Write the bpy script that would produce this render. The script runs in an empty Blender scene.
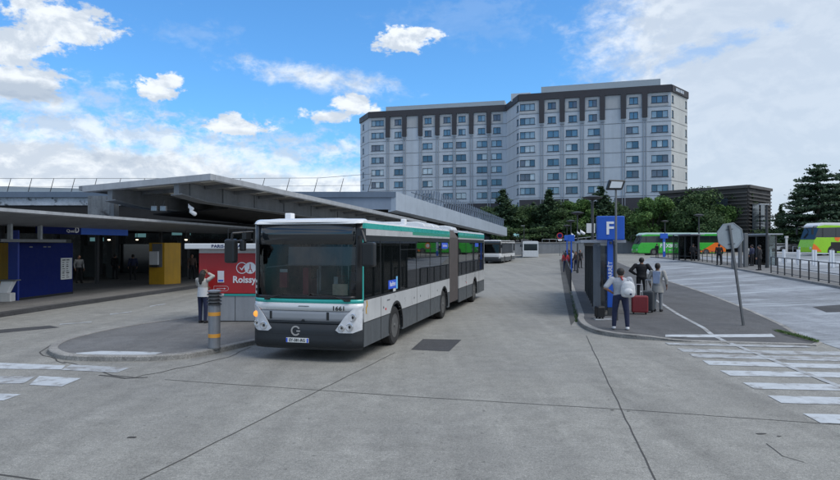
import bpy, bmesh, math, random
from mathutils import Vector, Matrix, noise
random.seed(7)
S = bpy.context.scene
R = math.radians
PI = math.pi
COL = S.collection

# ------------------------------------------------------------------ camera
CAM_H = 2.5
PITCH = 0.41
cam_d = bpy.data.cameras.new("camera"); cam = bpy.data.objects.new("camera", cam_d); COL.objects.link(cam)
cam_d.sensor_width = 36.0; cam_d.lens = 630.0 / 840.0 * 36.0
cam.location = (0, 0, CAM_H); cam.rotation_euler = (R(90 + PITCH), 0, 0)
cam_d.clip_start = 0.1; cam_d.clip_end = 6000
S.camera = cam

# ------------------------------------------------------------------ sky (world)
SUN_EL, SUN_AZ = 56.0, 118.0            # azimuth measured clockwise from +Y
W = bpy.data.worlds.new("World"); S.world = W; W.use_nodes = True
nt = W.node_tree; nt.nodes.clear()
def N(t, **k):
    n = nt.nodes.new(t)
    for a, b in k.items(): setattr(n, a, b)
    return n
def put(sock, v):
    if isinstance(v, bpy.types.NodeSocket): nt.links.new(v, sock)
    else: sock.default_value = v
def M(op, a, b=0.0, c=0.0, clamp=False):
    n = N('ShaderNodeMath', operation=op, use_clamp=clamp)
    put(n.inputs[0], a); put(n.inputs[1], b); put(n.inputs[2], c)
    return n.outputs[0]
def smooth(v, lo, hi):
    n = N('ShaderNodeMapRange', interpolation_type='SMOOTHSTEP')
    put(n.inputs[0], v); n.inputs[1].default_value = lo; n.inputs[2].default_value = hi
    return n.outputs[0]
def mixc(f, a, b):
    n = N('ShaderNodeMix', data_type='RGBA')
    put(n.inputs[0], f); put(n.inputs[6], a); put(n.inputs[7], b)
    return n.outputs[2]
def comb(x, y, z):
    n = N('ShaderNodeCombineXYZ'); put(n.inputs[0], x); put(n.inputs[1], y); put(n.inputs[2], z); return n.outputs[0]
def nz(vec, scale, detail=6, rough=0.55, dist=0.0):
    n = N('ShaderNodeTexNoise'); put(n.inputs['Vector'], vec)
    n.inputs['Scale'].default_value = scale; n.inputs['Detail'].default_value = detail
    n.inputs['Roughness'].default_value = rough; n.inputs['Distortion'].default_value = dist
    return n.outputs['Fac']
tc = N('ShaderNodeTexCoord'); sep = N('ShaderNodeSeparateXYZ'); nt.links.new(tc.outputs['Generated'], sep.inputs[0])
dx, dy, dz = sep.outputs
u = M('ARCTAN2', dx, dy)
hyp = M('SQRT', M('ADD', M('MULTIPLY', dx, dx), M('MULTIPLY', dy, dy)))
v = M('DIVIDE', dz, M('MAXIMUM', hyp, 0.02))
sky = N('ShaderNodeTexSky', sky_type='NISHITA'); sky.sun_disc = False
sky.sun_elevation = R(SUN_EL); sky.sun_rotation = R(SUN_AZ)
sky.air_density = 1.0; sky.dust_density = 1.3; sky.ozone_density = 1.6
uv = comb(u, M('MULTIPLY', v, 1.5), 0.37)
n1 = nz(uv, 9.0, 9, 0.62, 0.2)
n2 = nz(uv, 27.0, 8, 0.66, 0.2)
wob = M('ADD', M('MULTIPLY', M('SUBTRACT', n1, 0.5), 2.0), M('MULTIPLY', M('SUBTRACT', n2, 0.5), 2.6))
def uvp(px, py):
    a = math.atan((px - 420) / 630.0); return a, (244.5 - py) / 630.0 * math.cos(a)
def blob(px, py, wx, wy, soft=0.5, k=0.8, gain=1.0, tilt=0.0):
    uu, vv = uvp(px, py)
    du = M('SUBTRACT', u, uu); dv = M('SUBTRACT', v, vv)
    if tilt: dv = M('SUBTRACT', dv, M('MULTIPLY', du, tilt))
    a = M('DIVIDE', du, wx / 630.0)
    b = M('DIVIDE', dv, wy / 630.0)
    d = M('SQRT', M('ADD', M('MULTIPLY', a, a), M('MULTIPLY', b, b)))
    d = M('SUBTRACT', d, M('MULTIPLY', wob, k))
    return M('MULTIPLY', M('SUBTRACT', 1.0, smooth(d, 1.0 - soft, 1.0)), gain)
def vmax(l):
    r = l[0]
    for q in l[1:]: r = M('MAXIMUM', r, q)
    return r
puffs = vmax([blob(62, 22, 62, 22, 0.45, 1.0), blob(22, 82, 40, 19, 0.4, 0.9), blob(158, 90, 22, 10, 0.4, 1.1), blob(170, 82, 12, 9, 0.4, 1.0),
              blob(236, 127, 40, 9, 0.4, 1.0), blob(228, 120, 18, 10, 0.4, 1.0), blob(396, 42, 26, 14, 0.4, 1.1), blob(418, 36, 24, 10, 0.5, 1.2), blob(352, 106, 24, 14, 0.4, 1.0), blob(330, 116, 30, 9, 0.5, 1.0),
              blob(5, 45, 40, 22, 0.3, 0.7), blob(650, 80, 60, 26, 0.6, 0.9, 0.6), blob(790, 60, 50, 22, 0.6, 0.9, 0.7)])
wisps = vmax([blob(325, 78, 95, 18, 0.9, 0.6, 0.9, -0.12), blob(120, 135, 170, 34, 0.9, 1.1, 0.85), blob(310, 150, 120, 28, 0.9, 1.0, 0.8),
              blob(30, 195, 350, 68, 0.45, 0.25, 1.0), blob(290, 210, 240, 56, 0.5, 0.25, 0.98), blob(40, 100, 120, 26, 0.9, 1.0, 0.6),
              blob(190, 30, 60, 22, 1.0, 1.2, 0.14), blob(470, 20, 90, 30, 1.0, 1.2, 0.10)])
# the wide veil that fills the right of the sky: everything right of a slanting edge
side = M('ADD', M('SUBTRACT', u, 0.215), M('MULTIPLY', M('SUBTRACT', v, 0.22), -0.15))
veil = M('MULTIPLY', smooth(M('ADD', side, M('MULTIPLY', wob, 0.085)), -0.02, 0.14), 0.93)
gap = blob(715, 48, 62, 14, 0.9, 1.0, 0.45, 0.25)
veil = M('MULTIPLY', veil, M('SUBTRACT', 1.0, gap))
# elsewhere (behind, above) broken cloud
over = M('MULTIPLY', smooth(nz(comb(M('DIVIDE', dx, M('ADD', M('ABSOLUTE', dz), 0.25)), M('DIVIDE', dy, M('ADD', M('ABSOLUTE', dz), 0.25)), 0.1), 1.6, 7, 0.6), 0.43, 0.62), smooth(v, 0.42, 0.7))
back = M('MULTIPLY', smooth(M('ABSOLUTE', u), 0.75, 1.2), smooth(nz(uv, 2.2, 7, 0.6), 0.38, 0.6))
mask = vmax([puffs, wisps, veil, M('MULTIPLY', over, 0.95), M('MULTIPLY', back, 0.95)])
shade = nz(comb(u, M('ADD', M('MULTIPLY', v, 1.6), 0.022), 0.37), 9.0, 8, 0.6, 0.3)
shade0 = nz(comb(u, M('MULTIPLY', v, 1.6), 0.37), 9.0, 8, 0.6, 0.3)
relief = smooth(M('SUBTRACT', shade0, shade), -0.07, 0.10)
c_dark = (4.5, 5.1, 5.9, 1); c_lit = (6.7, 7.1, 7.5, 1)
ccol = mixc(relief, c_dark, c_lit)
greys = vmax([blob(25, 91, 52, 11, 0.7, 0.5, 0.75), blob(125, 160, 46, 8, 0.8, 0.6, 0.55), blob(238, 134, 36, 6, 0.8, 0.4, 0.35), blob(60, 115, 50, 6, 0.9, 0.6, 0.35)])
ccol = mixc(greys, ccol, (2.7, 3.4, 4.4, 1))
rightgrey = M('MULTIPLY', smooth(side, 0.03, 0.22), 0.8)
ccol = mixc(rightgrey, ccol, (4.4, 5.05, 5.9, 1))
skyc = N('ShaderNodeMix', data_type='RGBA', blend_type='MULTIPLY'); skyc.inputs[0].default_value = 1.0
nt.links.new(sky.outputs[0], skyc.inputs[6]); skyc.inputs[7].default_value = (0.58, 1.12, 1.55, 1)
SKY_GAIN = 1.0
col = mixc(mask, skyc.outputs[2], ccol)
bg = N('ShaderNodeBackground'); nt.links.new(col, bg.inputs[0]); bg.inputs[1].default_value = 0.13
wo = N('ShaderNodeOutputWorld'); nt.links.new(bg.outputs[0], wo.inputs[0])

# ------------------------------------------------------------------ sun (veiled)
sl = bpy.data.lights.new("sun", 'SUN'); sl.energy = 2.1; sl.angle = R(38); sl.color = (1.0, 0.955, 0.89)
so = bpy.data.objects.new("sun", sl); COL.objects.link(so)
sd = Vector((math.sin(R(SUN_AZ)) * math.cos(R(SUN_EL)), math.cos(R(SUN_AZ)) * math.cos(R(SUN_EL)), math.sin(R(SUN_EL))))
so.rotation_euler = sd.to_track_quat('Z', 'Y').to_euler()

S.view_settings.view_transform = 'Standard'; S.view_settings.look = 'None'
S.view_settings.exposure = 0.12; S.view_settings.gamma = 1.0; S.view_settings.use_curve_mapping = False
S.render.engine = 'CYCLES'
S.cycles.max_bounces = 6; S.cycles.transparent_max_bounces = 12

# ------------------------------------------------------------------ materials
MATS = {}
def mat(name, c, rough=0.7, metal=0.0, var=0.0, scale=3.0, bump=0.0, bscale=40.0, spec=0.5, detail=5, streak=0.0, coat=0.0, emit=None, dark=None, dthr=(0.55, 0.75)):
    """base colour with noise variation (var), bump, vertical streaks of dirt"""
    if name in MATS: return MATS[name]
    m = bpy.data.materials.new(name); m.use_nodes = True; t = m.node_tree; b = t.nodes['Principled BSDF']
    b.inputs['Base Color'].default_value = (*c, 1); b.inputs['Roughness'].default_value = rough
    b.inputs['Metallic'].default_value = metal; b.inputs['Specular IOR Level'].default_value = spec
    if coat: b.inputs['Coat Weight'].default_value = coat; b.inputs['Coat Roughness'].default_value = 0.08
    if emit: b.inputs['Emission Color'].default_value = (*emit[:3], 1); b.inputs['Emission Strength'].default_value = emit[3]
    tcn = t.nodes.new('ShaderNodeTexCoord')
    def noise_(s, d=detail, r=0.6, mp=None):
        n = t.nodes.new('ShaderNodeTexNoise'); n.inputs['Scale'].default_value = s; n.inputs['Detail'].default_value = d; n.inputs['Roughness'].default_value = r
        if mp:
            q = t.nodes.new('ShaderNodeMapping'); q.inputs['Scale'].default_value = mp; t.links.new(tcn.outputs['Object'], q.inputs[0]); t.links.new(q.outputs[0], n.inputs['Vector'])
        else: t.links.new(tcn.outputs['Object'], n.inputs['Vector'])
        return n.outputs['Fac']
    def mr(f, lo, hi, a, b_):
        n = t.nodes.new('ShaderNodeMapRange'); t.links.new(f, n.inputs[0])
        n.inputs[1].default_value = lo; n.inputs[2].default_value = hi; n.inputs[3].default_value = a; n.inputs[4].default_value = b_; return n.outputs[0]
    if var or streak or dark:
        cur = None
        rgb = t.nodes.new('ShaderNodeRGB'); rgb.outputs[0].default_value = (*c, 1); cur = rgb.outputs[0]
        def mul(cur, f):
            v_ = t.nodes.new('ShaderNodeVectorMath'); v_.operation = 'SCALE'; t.links.new(cur, v_.inputs[0]); t.links.new(f, v_.inputs['Scale']); return v_.outputs[0]
        if var:
            cur = mul(cur, mr(noise_(scale), 0.3, 0.7, 1 - var, 1 + var))
            cur = mul(cur, mr(noise_(scale * 9, 3), 0.3, 0.7, 1 - var * 0.5, 1 + var * 0.5))
        if streak:
            cur = mul(cur, mr(noise_(1.0, 4, 0.6, (scale * 3, scale * 3, scale * 0.25)), 0.42, 0.75, 1.0, 1 - streak))
        if dark:
            mx = t.nodes.new('ShaderNodeMix'); mx.data_type = 'RGBA'; t.links.new(mr(noise_(scale * 0.7, 7, 0.65), dthr[0], dthr[1], 0, 1), mx.inputs[0])
            t.links.new(cur, mx.inputs[6]); mx.inputs[7].default_value = (*dark, 1); cur = mx.outputs[2]
        t.links.new(cur, b.inputs['Base Color'])
        t.links.new(mr(noise_(scale * 2), 0.3, 0.7, max(0.02, rough - 0.1), min(1, rough + 0.1)), b.inputs['Roughness'])
    if bump:
        bn = t.nodes.new('ShaderNodeBump'); bn.inputs['Strength'].default_value = bump; bn.inputs['Distance'].default_value = 0.02
        t.links.new(noise_(bscale, 6, 0.7), bn.inputs['Height']); t.links.new(bn.outputs[0], b.inputs['Normal'])
    MATS[name] = m
    return m
def tinted_glass(name, tint, refl=0.08, rough=0.02, body=(0.02, 0.025, 0.03), opac=0.25):
    m = bpy.data.materials.new(name); m.use_nodes = True; t = m.node_tree; t.nodes.clear()
    o = t.nodes.new('ShaderNodeOutputMaterial'); tr = t.nodes.new('ShaderNodeBsdfTransparent'); tr.inputs[0].default_value = (*tint, 1)
    df = t.nodes.new('ShaderNodeBsdfDiffuse'); df.inputs[0].default_value = (*body, 1)
    gl = t.nodes.new('ShaderNodeBsdfGlossy'); gl.inputs['Roughness'].default_value = rough; gl.inputs[0].default_value = (1, 1, 1, 1)
    a = t.nodes.new('ShaderNodeMixShader'); a.inputs[0].default_value = opac; t.links.new(tr.outputs[0], a.inputs[1]); t.links.new(df.outputs[0], a.inputs[2])
    fr = t.nodes.new('ShaderNodeFresnel'); fr.inputs[0].default_value = 1.5
    ad = t.nodes.new('ShaderNodeMath'); ad.operation = 'MULTIPLY_ADD'; t.links.new(fr.outputs[0], ad.inputs[0]); ad.inputs[1].default_value = 1.0; ad.inputs[2].default_value = refl - 0.04; ad.use_clamp = True
    b = t.nodes.new('ShaderNodeMixShader'); t.links.new(ad.outputs[0], b.inputs[0]); t.links.new(a.outputs[0], b.inputs[1]); t.links.new(gl.outputs[0], b.inputs[2])
    t.links.new(b.outputs[0], o.inputs[0]); MATS[name] = m; return m

def ground_mat(name, base, stain, light, sc=1.0, streaky=0.0, rough=0.85):
    """worn concrete / asphalt: aggregate speckle, broad stains, tyre wear, pale scuffs"""
    m = bpy.data.materials.new(name); m.use_nodes = True; t = m.node_tree; b = t.nodes['Principled BSDF']
    tcn = t.nodes.new('ShaderNodeTexCoord')
    def noise_(s, d=5, r=0.6, mp=None, rot=0):
        n = t.nodes.new('ShaderNodeTexNoise'); n.inputs['Scale'].default_value = s; n.inputs['Detail'].default_value = d; n.inputs['Roughness'].default_value = r
        q = t.nodes.new('ShaderNodeMapping'); q.inputs['Scale'].default_value = mp or (1, 1, 1); q.inputs['Rotation'].default_value = (0, 0, rot)
        t.links.new(tcn.outputs['Object'], q.inputs[0]); t.links.new(q.outputs[0], n.inputs['Vector'])
        return n.outputs['Fac']
    def mr(f, lo, hi, a, b_):
        n = t.nodes.new('ShaderNodeMapRange'); t.links.new(f, n.inputs[0])
        n.inputs[1].default_value = lo; n.inputs[2].default_value = hi; n.inputs[3].default_value = a; n.inputs[4].default_value = b_; return n.outputs[0]
    def mx(f, a, b_):
        n = t.nodes.new('ShaderNodeMix'); n.data_type = 'RGBA'
        t.links.new(f, n.inputs[0])
        for s_, v_ in ((6, a), (7, b_)):
            if isinstance(v_, tuple): n.inputs[s_].default_value = (*v_, 1)
            else: t.links.new(v_, n.inputs[s_])
        return n.outputs[2]
    def mul(cur, f):
        v_ = t.nodes.new('ShaderNodeVectorMath'); v_.operation = 'SCALE'; t.links.new(cur, v_.inputs[0]); t.links.new(f, v_.inputs['Scale']); return v_.outputs[0]
    cur = mx(mr(noise_(0.22 * sc, 6, 0.62), 0.35, 0.68, 0, 1), base, stain)
    cur = mx(mr(noise_(0.9 * sc, 7, 0.68), 0.56, 0.8, 0, 0.8), cur, light)
    cur = mul(cur, mr(noise_(3.0 * sc, 6, 0.68), 0.35, 0.65, 0.87, 1.13))
    cur = mul(cur, mr(noise_(1.0, 4, 0.6, (1.4, 0.07, 1), R(-14)), 0.3, 0.7, 0.84, 1.12))     # tyre wear along the lanes
    cur = mul(cur, mr(noise_(0.75, 7, 0.72), 0.55, 0.70, 1.0, 0.80))                             # oil and water stains
    cur = mul(cur, mr(noise_(20.0, 4, 0.75), 0.35, 0.65, 0.80, 1.20))
    cur = mul(cur, mr(noise_(60.0, 3, 0.7), 0.33, 0.67, 0.62, 1.38))
    cur = mul(cur, mr(noise_(9.0, 2, 0.5), 0.68, 0.74, 1.0, 0.62))                              # dark spots
    if streaky:
        cur = mx(mr(noise_(1.0, 6, 0.65, (0.16, 0.9, 1), R(-20)), 0.50, 0.66, 0, streaky), cur, light)
        cur = mx(mr(noise_(1.0, 6, 0.7, (0.35, 1.3, 1), R(-26)), 0.58, 0.70, 0, streaky * 0.6), cur, stain)
    t.links.new(cur, b.inputs['Base Color'])
    t.links.new(mr(noise_(0.5, 4, 0.6), 0.3, 0.7, rough - 0.1, rough + 0.08), b.inputs['Roughness'])
    bn = t.nodes.new('ShaderNodeBump'); bn.inputs['Strength'].default_value = 0.35; bn.inputs['Distance'].default_value = 0.012
    t.links.new(noise_(60.0, 4, 0.7), bn.inputs['Height']); t.links.new(bn.outputs[0], b.inputs['Normal'])
    MATS[name] = m; return m

ground_mat('concrete_road', (0.252, 0.248, 0.228), (0.208, 0.204, 0.190), (0.325, 0.32, 0.297))
ground_mat('asphalt_dark', (0.095, 0.095, 0.098), (0.075, 0.075, 0.078), (0.125, 0.125, 0.13))
ground_mat('asphalt_mid', (0.16, 0.158, 0.156), (0.12, 0.12, 0.12), (0.20, 0.20, 0.20))
ground_mat('lane_pale', (0.25, 0.27, 0.30), (0.16, 0.17, 0.185), (0.42, 0.46, 0.50), 0.8, 0.7)
ground_mat('kerb_stone', (0.30, 0.29, 0.275), (0.21, 0.205, 0.195), (0.36, 0.35, 0.33), 2.0)
ground_mat('patch_asphalt', (0.055, 0.056, 0.06), (0.045, 0.045, 0.05), (0.07, 0.07, 0.075), 2.0)
ground_mat('gutter', (0.085, 0.083, 0.078), (0.06, 0.06, 0.055), (0.12, 0.115, 0.11), 2.0)
ground_mat('platform_floor', (0.17, 0.165, 0.16), (0.12, 0.12, 0.12), (0.2, 0.2, 0.2), 1.5)
mat('paint_white', (0.44, 0.47, 0.50), 0.7, var=0.12, scale=5, dark=(0.25, 0.25, 0.25), dthr=(0.52, 0.66), bump=0.2)
mat('paint_worn', (0.36, 0.38, 0.40), 0.75, var=0.15, scale=5, dark=(0.22, 0.215, 0.21), dthr=(0.48, 0.6), bump=0.2)
mat('joint', (0.06, 0.058, 0.055), 0.9)
mat('white_paintwork', (0.66, 0.67, 0.68), 0.3, var=0.02, scale=1.5, streak=0.05, coat=0.4)
mat('pale_paintwork', (0.50, 0.51, 0.52), 0.35, var=0.05, scale=1.5, streak=0.15, coat=0.3)
mat('front_grey', (0.27, 0.285, 0.31), 0.35, var=0.03, scale=1.5, coat=0.3)
mat('teal_paint', (0.02, 0.38, 0.34), 0.3, var=0.04, scale=2, coat=0.4)
mat('green_paint', (0.03, 0.30, 0.20), 0.3, coat=0.4)
mat('grey_skirt', (0.075, 0.085, 0.095), 0.45, var=0.12, scale=2.5, streak=0.2)
mat('bumper', (0.018, 0.022, 0.027), 0.6, var=0.12, scale=3, bump=0.1)
mat('black_trim', (0.012, 0.013, 0.015), 0.35)
mat('black_matt', (0.02, 0.02, 0.02), 0.8)
mat('rubber', (0.02, 0.02, 0.021), 0.85, var=0.2, scale=10)
mat('rim', (0.13, 0.13, 0.13), 0.5, 0.4, var=0.3, scale=12)
mat('bellows', (0.085, 0.075, 0.075), 0.85, var=0.12, scale=4)
mat('seat_blue', (0.02, 0.05, 0.10), 0.8)
mat('seat_red', (0.30, 0.03, 0.04), 0.7)
mat('pole_steel', (0.45, 0.47, 0.47), 0.3, 0.8)
mat('interior', (0.10, 0.11, 0.11), 0.8)
mat('lamp_glass', (0.55, 0.57, 0.60), 0.12, 0.3, coat=0.8)
mat('chrome', (0.65, 0.66, 0.68), 0.15, 0.9)
mat('amber_lit', (0.8, 0.25, 0.03), 0.3, emit=(1.0, 0.36, 0.06, 0.9))
mat('plate', (0.72, 0.72, 0.70), 0.4)
mat('blue_sign', (0.015, 0.10, 0.50), 0.45, var=0.06, scale=2)
mat('blue_totem', (0.008, 0.085, 0.46), 0.35, var=0.05, scale=2, streak=0.1)
mat('navy', (0.004, 0.012, 0.10), 0.7, var=0.06, scale=2, streak=0.1, spec=.15)
mat('sign_white', (0.75, 0.76, 0.78), 0.5)
mat('paper', (0.55, 0.56, 0.55), 0.7, var=0.1, scale=20)
mat('kiosk_red', (0.42, 0.018, 0.02), 0.42, var=0.05, scale=2, streak=0.1)
mat('kiosk_white', (0.60, 0.60, 0.60), 0.45, var=0.05, scale=2, streak=0.15)
mat('kiosk_grey', (0.30, 0.31, 0.33), 0.5, var=0.06, scale=2, streak=0.15)
mat('yellow_panel', (0.50, 0.27, 0.008), 0.45, var=0.08, scale=2, streak=0.15)
mat('steel_dark', (0.05, 0.052, 0.055), 0.5, 0.3, var=0.1, scale=6)
mat('steel_grey', (0.16, 0.165, 0.17), 0.5, 0.4, var=0.12, scale=6)
mat('galvanised', (0.36, 0.38, 0.40), 0.42, 0.6, var=0.14, scale=5, streak=0.12)
mat('canopy_edge', (0.36, 0.38, 0.41), 0.5, 0.0, var=0.1, scale=0.8, streak=0.22)
mat('canopy_beam', (0.21, 0.225, 0.245), 0.65, 0.1, var=0.15, scale=0.7, streak=0.25)
mat('soffit_dark', (0.018, 0.018, 0.019), 0.9, var=0.2, scale=0.8)  # near black: the shade under the roofs is put into the colour
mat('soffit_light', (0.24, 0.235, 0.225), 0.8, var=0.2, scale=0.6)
mat('deck_fascia', (0.13, 0.17, 0.23), 0.45, 0.2, var=0.08, scale=0.4, streak=0.12)
mat('deck_pale', (0.38, 0.44, 0.52), 0.45, 0.1, var=0.06, scale=0.4, streak=0.12)
mat('deck_glazing', (0.42, 0.46, 0.52), 0.3, 0.0, var=0.25, scale=0.9, dark=(0.03, 0.035, 0.045), dthr=(0.54, 0.60))  # dark blotches paint in trees mirrored in and seen through the panes
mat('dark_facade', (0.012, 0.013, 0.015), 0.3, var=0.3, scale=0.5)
mat('hotel_wall', (0.50, 0.555, 0.62), 0.85, var=0.06, scale=0.15, streak=0.16, bump=0.1, bscale=6)
mat('hotel_beige', (0.46, 0.48, 0.50), 0.85, var=0.06, scale=0.2, streak=0.16)
mat('hotel_side', (0.48, 0.50, 0.50), 0.85, var=0.08, scale=0.15, streak=0.22)
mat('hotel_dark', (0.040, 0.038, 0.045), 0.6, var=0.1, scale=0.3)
mat('hotel_groove', (0.17, 0.175, 0.185), 0.9)
mat('hotel_roof', (0.33, 0.38, 0.42), 0.6, var=0.05, scale=0.3)
mat('window_frame', (0.045, 0.055, 0.07), 0.5)
for i, c in enumerate([(0.05, 0.10, 0.16), (0.10, 0.20, 0.30), (0.26, 0.36, 0.44), (0.50, 0.56, 0.60)]):
    mat('hotel_glass%d' % i, c, 0.12, 0.0, var=0.25, scale=0.5, spec=1.0)
mat('office_wall', (0.030, 0.027, 0.026), 0.6, var=0.15, scale=0.4)
mat('office_louvre', (0.085, 0.078, 0.072), 0.5, 0.2, var=0.1, scale=0.5)
mat('office_glass', (0.05, 0.065, 0.08), 0.1, spec=1.0)
mat('retaining', (0.27, 0.28, 0.29), 0.85, var=0.12, scale=0.3, streak=0.25)
mat('bark', (0.05, 0.04, 0.03), 0.9, var=0.2, scale=6)
mat('glass_panel', (0.10, 0.12, 0.13), 0.1, spec=0.9)
mat('orange_paint', (0.85, 0.16, 0.01), 0.35, coat=0.3)
mat('coach_green', (0.035, 0.42, 0.035), 0.3, var=0.04, scale=0.7, coat=0.4)
mat('coach_lime', (0.30, 0.62, 0.01), 0.3, var=0.04, scale=0.7, coat=0.4)
mat('coach_glass', (0.015, 0.02, 0.024), 0.08, spec=0.9)
mat('coach_roof', (0.45, 0.62, 0.60), 0.4)
mat('skin', (0.33, 0.17, 0.11), 0.6); mat('skin_dark', (0.16, 0.08, 0.05), 0.6)
mat('hair', (0.012, 0.009, 0.008), 0.6, var=0.3, scale=40, bump=0.4, bscale=120)
def cloth(name, c): return mat('cloth_' + name, c, 0.9, var=0.10, scale=9, bump=0.5, bscale=14)
for n_, c in {'white': (0.55, 0.56, 0.58), 'palegrey': (0.36, 0.38, 0.42), 'navy': (0.018, 0.024, 0.06), 'black': (0.013, 0.013, 0.016), 'grey': (0.22, 0.23, 0.24),
              'beige': (0.34, 0.33, 0.31), 'paleblue': (0.33, 0.40, 0.55), 'red': (0.35, 0.03, 0.04), 'cream': (0.42, 0.40, 0.37), 'brown': (0.08, 0.05, 0.04), 'pink': (0.5, 0.3, 0.3)}.items(): cloth(n_, c)
mat('case_red', (0.20, 0.018, 0.022), 0.4, var=0.08, scale=8); mat('case_grey', (0.05, 0.055, 0.06), 0.45, var=0.08, scale=8)
mat('case_black', (0.014, 0.014, 0.016), 0.5)
mat('bollard_grey', (0.25, 0.26, 0.28), 0.5, 0.3, var=0.12, scale=6, streak=0.2)
mat('reflect_orange', (0.72, 0.33, 0.05), 0.4, emit=None)
mat('sign_back', (0.36, 0.40, 0.43), 0.38, 0.7, var=0.1, scale=3, streak=0.12)
mat('car_dark', (0.02, 0.022, 0.03), 0.25, coat=0.6); mat('car_white', (0.6, 0.6, 0.6), 0.3, coat=0.5); mat('car_red', (0.25, 0.02, 0.02), 0.3, coat=0.5)
mat('sticker_blue', (0.03, 0.10, 0.65), 0.4, emit=(0.03, 0.10, 0.65, 0.0))
mat('sticker_sky', (0.18, 0.50, 0.80), 0.4)
mat('no_entry_red', (0.5, 0.02, 0.03), 0.5)
mat('info_screen', (0.02, 0.04, 0.05), 0.3, emit=(0.25, 0.55, 0.6, 0.25))
tinted_glass('bus_glass', (0.34, 0.40, 0.39), 0.05, 0.02, (0.012, 0.016, 0.016), 0.35)
tinted_glass('windscreen', (0.80, 0.84, 0.85), 0.03, 0.015, (0.012, 0.014, 0.015), 0.04)
tinted_glass('clear_glass', (0.62, 0.68, 0.68), 0.05, 0.03, (0.03, 0.035, 0.04), 0.1)
tinted_glass('shelter_glass', (0.40, 0.45, 0.48), 0.06, 0.05, (0.07, 0.08, 0.095), 0.4)
def leafmat(name, a, b_):
    m = bpy.data.materials.new(name); m.use_nodes = True; t = m.node_tree; p = t.nodes['Principled BSDF']; p.inputs['Roughness'].default_value = 0.7; p.inputs['Specular IOR Level'].default_value = 0.25
    g = t.nodes.new('ShaderNodeNewGeometry'); r = t.nodes.new('ShaderNodeValToRGB'); t.links.new(g.outputs['Random Per Island'], r.inputs[0])
    r.color_ramp.elements[0].color = (*a, 1); r.color_ramp.elements[1].color = (*b_, 1); t.links.new(r.outputs[0], p.inputs['Base Color'])
    MATS[name] = m; return m
def translucent(name, c):
    m = bpy.data.materials.new(name); m.use_nodes = True; t = m.node_tree; t.nodes.clear(); o = t.nodes.new('ShaderNodeOutputMaterial')
    a = t.nodes.new('ShaderNodeBsdfTranslucent'); a.inputs[0].default_value = (*c, 1); d = t.nodes.new('ShaderNodeBsdfDiffuse'); d.inputs[0].default_value = (*c, 1)
    x = t.nodes.new('ShaderNodeMixShader'); x.inputs[0].default_value = .35; t.links.new(a.outputs[0], x.inputs[1]); t.links.new(d.outputs[0], x.inputs[2]); t.links.new(x.outputs[0], o.inputs[0]); MATS[name] = m
translucent('rooflight', (0.45, 0.44, 0.40))
leafmat('leaf_conifer', (0.025, 0.052, 0.03), (0.07, 0.115, 0.055))
leafmat('leaf_cedar', (0.028, 0.058, 0.036), (0.08, 0.125, 0.07))
leafmat('leaf_green', (0.05, 0.11, 0.03), (0.13, 0.22, 0.06))
leafmat('leaf_dark', (0.035, 0.07, 0.03), (0.09, 0.145, 0.05))
leafmat('grass_blade', (0.04, 0.08, 0.02), (0.10, 0.17, 0.05))

# ------------------------------------------------------------------ helpers
def tag(o, label=None, cat=None, group=None, kind=None):
    if label: o['label'] = label
    if cat: o['category'] = cat
    if group: o['group'] = group
    if kind: o['kind'] = kind
    return o
def empty(name, loc, rz=0.0, label=None, cat=None, group=None):
    o = bpy.data.objects.new(name, None); COL.objects.link(o); o.location = loc; o.rotation_euler = (0, 0, rz); o.empty_display_size = 0.2
    return tag(o, label, cat, group)
def copy_tree(o, parent=None):
    c = o.copy(); COL.objects.link(c)
    if parent: c.parent = parent
    for ch in list(o.children): copy_tree(ch, c)
    return c
def again(o, loc, rz=0.0, label=None, group=None, sc=None):
    c = copy_tree(o); c.location = loc; c.rotation_euler = (0, 0, rz)
    if label: c['label'] = label
    if group: c['group'] = group
    if sc: c.scale = sc
    return c

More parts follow.
